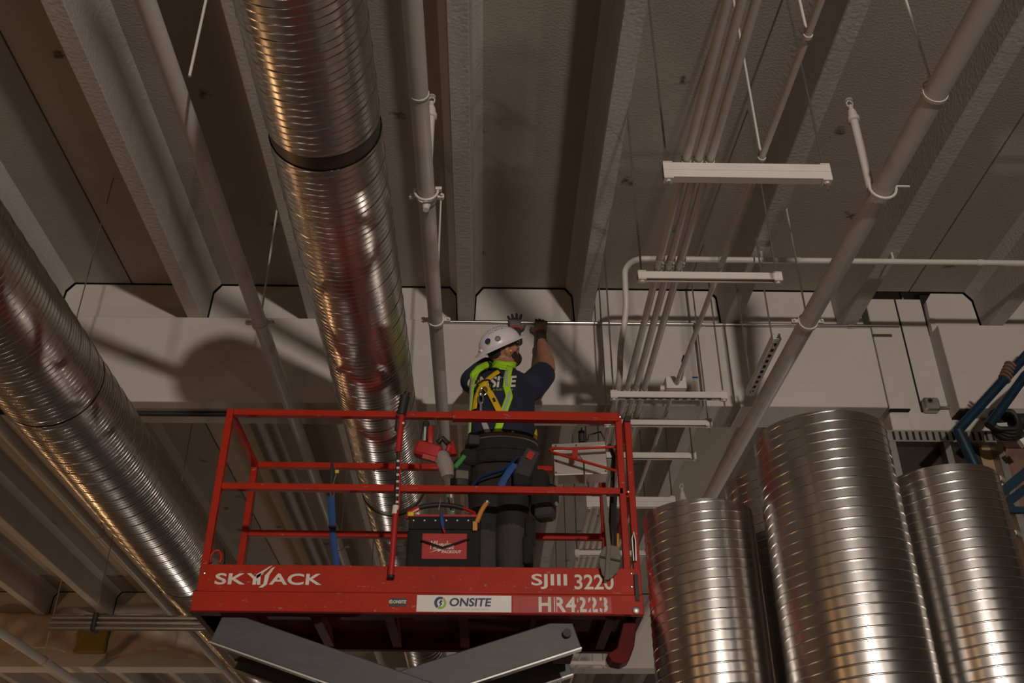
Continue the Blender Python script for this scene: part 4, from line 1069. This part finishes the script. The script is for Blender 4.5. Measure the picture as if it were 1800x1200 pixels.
# lime vest yoke and straps
for pts in (((834, 668), (836, 658), (846, 648), (858, 642), (870, 641)), ((858, 643), (875, 641), (893, 643), (906, 645)), ((868, 645), (885, 648), (899, 650))):
    strap(pts, .062, 'hi_vis', 'vest_yoke', off=.008)
strap(((835, 660), (831, 680), (829, 710), (828, 735), (826, 766)), .042, 'hi_vis', 'vest_strap', off=.009)
strap(((896, 645), (892, 662), (890, 680), (895, 698), (888, 718), (880, 742), (874, 760)), .042, 'hi_vis', 'vest_strap', off=.009)
strap(((832, 663), (830, 690), (829, 720), (827, 764)), .015, 'reflective', 'reflective_stripe', off=.0125)
strap(((891, 653), (889, 672), (891, 683)), .016, 'reflective', 'reflective_stripe', off=.0125)
strap(((896, 690), (892, 706), (886, 722), (880, 742)), .016, 'reflective', 'reflective_stripe', off=.0125)
strap(((859, 638), (862, 646), (863, 652)), .03, 'black_fabric', 'collar_loop', off=.013)
# yellow fall harness
strap(((843, 672), (852, 680), (862, 692), (872, 712), (882, 734)), .036, 'yellow_web', 'harness_strap', off=.014)
strap(((879, 655), (868, 662), (856, 672), (846, 684), (840, 700), (836, 722)), .036, 'yellow_web', 'harness_strap', off=.016)
strap(((896, 762), (912, 772), (922, 785)), .036, 'yellow_web', 'harness_strap', off=.014)
strap(((941, 752), (938, 768), (934, 784)), .036, 'yellow_web', 'harness_strap', off=.014)
strap(((866, 764), (880, 762), (892, 772), (902, 782)), .034, 'hi_vis', 'vest_hem', off=.012)
strap(((850, 728), (852, 745), (860, 765)), .032, 'reflective', 'vest_hem', off=.012)
for pts in (((840, 676), (846, 660), (858, 652), (874, 652), (881, 658), (884, 668)), ((838, 690), (842, 678), (852, 672), (862, 672), (866, 682), (866, 690))):
    strap(pts, .012, 'black_fabric', 'back_pad', off=.020)
strap(((868, 702), (871, 710)), .012, 'black_fabric', 'harness_arrow', off=.020)
h, nn = hit(853, 693); c = h+nn*.03
mq = nn.to_track_quat('Z', 'Y').to_matrix()
MB().tube([c+mq @ Vector((.024*math.cos(t), .034*math.sin(t), 0)) for t in [2*math.pi*i/16 for i in range(17)]], .005, 8).build('d_ring', 'galv_pipe', wk)
h, nn = hit(849, 708); c = h+nn*.03
cr = MB().tube([c+Vector((.014*math.cos(t), 0, .034*math.sin(t)+.01)) for t in [2*math.pi*i/16 for i in range(17)]], .006, 8); cr.box(c+Vector((0, 0, -.045)), (.014, .012, .06))
cr.build('carabiner', 'galv_pipe', wk)

# hard hat
def hat_pt(a, e, r=1.0): return hp(-.006+.140*r*math.cos(e)*math.cos(a), .118*r*math.cos(e)*math.sin(a), .048+.112*r*math.sin(e))
hv = []; hfs = []; NA, NE = 40, 14
for i in range(NE+1):
    e = math.radians(90*i/NE)
    for j in range(NA):
        a = 2*math.pi*j/NA; rdg = 1+.03*max(0, 1-abs(math.sin(a))/.22)*math.sin(math.radians(90*i/NE))**.5 if i < NE else 1.03
        hv.append(hat_pt(a, e, rdg))
hfs = [(i*NA+j, i*NA+(j+1) % NA, (i+1)*NA+(j+1) % NA, (i+1)*NA+j) for i in range(NE) for j in range(NA)]
hat = MB().add(hv, hfs).build('hard_hat', 'hat_white', wk, ang=60)
sd = hat.modifiers.new('thickness', 'SOLIDIFY'); sd.thickness = .004; sd.offset = 1
bvv = []; 
for i, (ex, dz) in enumerate(((-.004, .010), (.010, .000), (.024, -.006), (.026, -.010), (.012, -.006), (-.010, -.002))):
    for j in range(NA):
        a = 2*math.pi*j/NA; k = ex*(1+ .75*max(0, -math.cos(a))**2 + .9*max(0, math.cos(a))**3)
        bvv.append(hp(-.006+(.140+k)*math.cos(a), (.118+k)*math.sin(a), .048+dz*(1+.8*max(0, -math.cos(a))**2)))
bf = [(i*NA+j, i*NA+(j+1) % NA, ((i+1) % 6)*NA+(j+1) % NA, ((i+1) % 6)*NA+j) for i in range(6) for j in range(NA)]
MB().add(bvv, bf).build('brim', 'hat_white', hat, ang=60)
MB().tube([hat_pt(math.radians(180), math.radians(6), 1.03)+hl*s_ for s_ in (-.02, .02)], .010, 8).build('strap_slot', 'white_plate', hat)
def hat_sticker(px, py, r, m, nm):
    d = ray(px, py).normalized(); t = BVHTree.FromPolygons(hv, hfs).ray_cast(CAM, d)
    if t[0] is None: return None
    n_ = t[1] if t[1].dot(d) < 0 else -t[1]
    return MB().lathe([(r, 0), (r, .0012)], t[0]+n_*.0045, 16, n_.to_track_quat('Z', 'Y').to_matrix()).build(nm, m, hat)
hat_sticker(858, 600, .020, 'navy_print', 'sticker'); hat_sticker(859, 603.5, .013, 'green_print', 'sticker'); hat_sticker(858, 604, .006, 'white_plate', 'sticker')
hat_sticker(875, 595.5, .019, 'canvas', 'sticker'); hat_sticker(875, 595.5, .010, 'white_plate', 'sticker')
for i, (x, y) in enumerate(((861, 587.5), (864, 586), (867, 584.5), (871, 581.8), (874, 580.5), (877, 579.5), (882, 578))):
    hat_sticker(x, y, .0042 if i in (3, 6) else .0032, 'navy_print' if i in (3, 6) else 'grey_fabric', 'hat_lettering')
# headband under the brim, glasses, ear plug
MB().tube([hp(-.006+.104*math.cos(a), .086*math.sin(a), .030) for a in [math.radians(100+8*i) for i in range(21)]], .014, 8, flat=.4).build('headband', 'black_fabric', hat)
gl = MB()
for sy in (-1, 1):
    gl.tube([hp(.100, sy*.034+.022*math.cos(t), .022+.018*math.sin(t)) for t in [2*math.pi*i/14 for i in range(15)]], .003, 6)
    gl.tube([hp(.098, sy*.056, .026), hp(.055, sy*.074, .026), hp(-.002, sy*.082, .018)], .003, 6)
gl.tube([hp(.100, -.012, .024), hp(.104, 0, .026), hp(.100, .012, .024)], .0025, 6)
glo = gl.build('safety_glasses', 'black_plastic', wk)
for sy in (-1, 1):
    MB().lathe([(.020, 0), (.020, .0015)], hp(.100, sy*.034, .022), 14, hf.to_track_quat('Z', 'Y').to_matrix()).build('lens', 'lens_glass', glo)
MB().ell(hp(.002, -.099, -.010), (.009, .010, .009), HM, 12, 8).build('ear_plug', 'ear_plug', wk)

# gloves: palm, four bent fingers and a thumb each, closed on the conduit
def glove(wr, pal, spread, curl, thumb_side, name, lean=(0, .2, 1)):
    b = MB(); up = Vector(lean).normalized(); side = Vector((1, 0, 0)); side = (side-up*side.dot(up)).normalized(); fr_ = up.cross(side)   # fr_ points to/from the wall
    if fr_.y < 0: fr_ = -fr_
    m = Matrix((side, fr_, up)).transposed()
    b.rbox(pal, (.084, .034, .088), .014, m)
    b.tube([wr, lerp(wr, pal, .35), pal-up*.02], [.034, .035, .036], 14, flat=.75)
    L = (.080, .092, .087, .070)
    for i in range(4):
        s = (i-1.5)*.0205*(-thumb_side)
        base = pal+side*s+up*.036; a = (i-1.5)*spread*(-thumb_side)
        d0 = (up*math.cos(a)+side*math.sin(a)).normalized(); l = L[i]
        c1 = curl*(.75+.15*i)
        p1 = base+d0*l*.42
        d1 = (d0*math.cos(c1)+fr_*math.sin(c1)).normalized(); p2 = p1+d1*l*.34
        d2 = (d1*math.cos(c1)+fr_*math.sin(c1)).normalized(); p3 = p2+d2*l*.30
        b.tube([base-d0*.02, base, p1, p2, p3], [.0100, .0115, .0110, .0102, .0085], 10); b.ell(p3, (.0076,)*3, None, 10, 6)
    tb = pal+side*thumb_side*.034-up*.022
    td = (side*thumb_side*.75+up*.55+fr_*.25).normalized(); t1 = tb+td*.036; t2 = t1+(td*.4+up*.7+fr_*.4).normalized()*.030
    b.tube([tb-td*.012, tb, t1, t2], [.013, .0135, .0115, .0085], 10); b.ell(t2, (.0086,)*3, None, 10, 6)
    me = voxel(b, .0036, 2)
    me.materials.append(M['glove_grey']); me.materials.append(M['glove_dark']); me.materials.append(M['glove_red'])
    for p in me.polygons:
        h = (p.center-pal).dot(up)
        p.material_index = 1 if h > .055 else 2 if -.038 < h < -.018 and p.center.y < pal.y else 1 if h < -.040 else 0
    for v in me.vertices: v.co -= o_
    me.shade_smooth(); g = obj_from(name, me, wk); ORIG[g.name] = o_
    MB().tube([wr-(pal-wr).normalized()*.035, wr+(pal-wr).normalized()*.008], [.040, .041], 16, flat=.85).build('cuff', 'glove_dark', g)
    return g
glove(W_R, at(951, 577, Y=6.035), .06, .62, -1, 'glove', (.05, .2, 1))
glove(W_L, at(906, 573, Y=6.030), .15, .10, 1, 'glove', (-.05, .22, 1))

# tool belt and pouches
bz = 4.135
belt = rings([(.085, 5.42, bz-.055, .208, .150), (.085, 5.42, bz-.05, .216, .158), (.085, 5.42, bz+.05, .218, .160), (.085, 5.42, bz+.055, .208, .150)], 36).build('tool_belt', 'black_fabric', wk)
rings([(.085, 5.42, bz+.018, .2195, .1615), (.085, 5.42, bz+.045, .2198, .1618)], 36).build('belt_strap', 'canvas', belt)
rings([(.085, 5.42, bz-.13, .205, .148), (.085, 5.42, bz-.12, .214, .156), (.085, 5.42, bz-.058, .216, .158), (.085, 5.42, bz-.05, .206, .150)], 36).build('belt_pad', 'black_fabric', belt)
def pouch(px, py, yy, d, rz, m, nm='pouch', par=wk, tilt=0):
    return MB().rbox(at(px, py, Y=yy), d, min(d)*.25, Matrix.Rotation(math.radians(rz), 3, 'Z') @ Matrix.Rotation(math.radians(tilt), 3, 'Y')).build(nm, m, par)
pouch(810, 832, 5.36, (.10, .13, .15), 20, 'black_fabric'); pouch(824, 806, 5.33, (.09, .08, .10), 20, 'black_fabric')
pouch(812, 835, 5.30, (.075, .03, .055), 12, 'canvas', 'pouch_flap'); pouch(812, 850, 5.30, (.08, .05, .05), 15, 'black_plastic')
pouch(808, 812, 5.29, (.03, .03, .10), 10, 'green_tool', 'hand_tool', tilt=35)
pouch(833, 772, 5.27, (.065, .04, .075), 10, 'grey_fabric', 'belt_reel')
pouch(955, 885, 5.36, (.13, .14, .16), -18, 'black_fabric'); pouch(958, 900, 5.30, (.11, .10, .09), -18, 'grey_fabric', 'pouch_flap')
pouch(945, 850, 5.33, (.13, .12, .14), -15, 'black_fabric'); pouch(967, 872, 5.38, (.09, .10, .12), -20, 'black_plastic')
pb_ = pouch(924, 822, 5.24, (.095, .05, .12), -10, 'grey_fabric', 'phone_pouch', tilt=22)
pouch(933, 802, 5.235, (.085, .045, .075), -8, 'grey_fabric', 'meter_case', tilt=28)
c = at(932, 800, Y=5.205)
MB().box(c, (.036, .004, .050), Matrix.Rotation(math.radians(28), 3, 'Y')).build('case_label', 'tool_red', pb_, smooth=False)
pouch(918, 842, 5.25, (.10, .06, .10), -10, 'black_fabric')
pouch(932, 935, 5.38, (.05, .10, .14), -10, 'black_fabric', 'holster')
pouch(928, 970, 5.36, (.05, .09, .16), -10, 'black_fabric', 'knee_pad')
def free_strap(pts, yy, w, m, nm): 
    return MB().tube([at(x, y, Y=yy) for x, y in pts], w, 8, flat=.2).build(nm, m, wk)
free_strap(((830, 855), (846, 838), (865, 832), (885, 826), (902, 812), (912, 803)), 5.235, .022, 'blue_web', 'blue_lanyard')
free_strap(((880, 855), (886, 842), (895, 828), (905, 815)), 5.232, .020, 'blue_web', 'blue_lanyard')
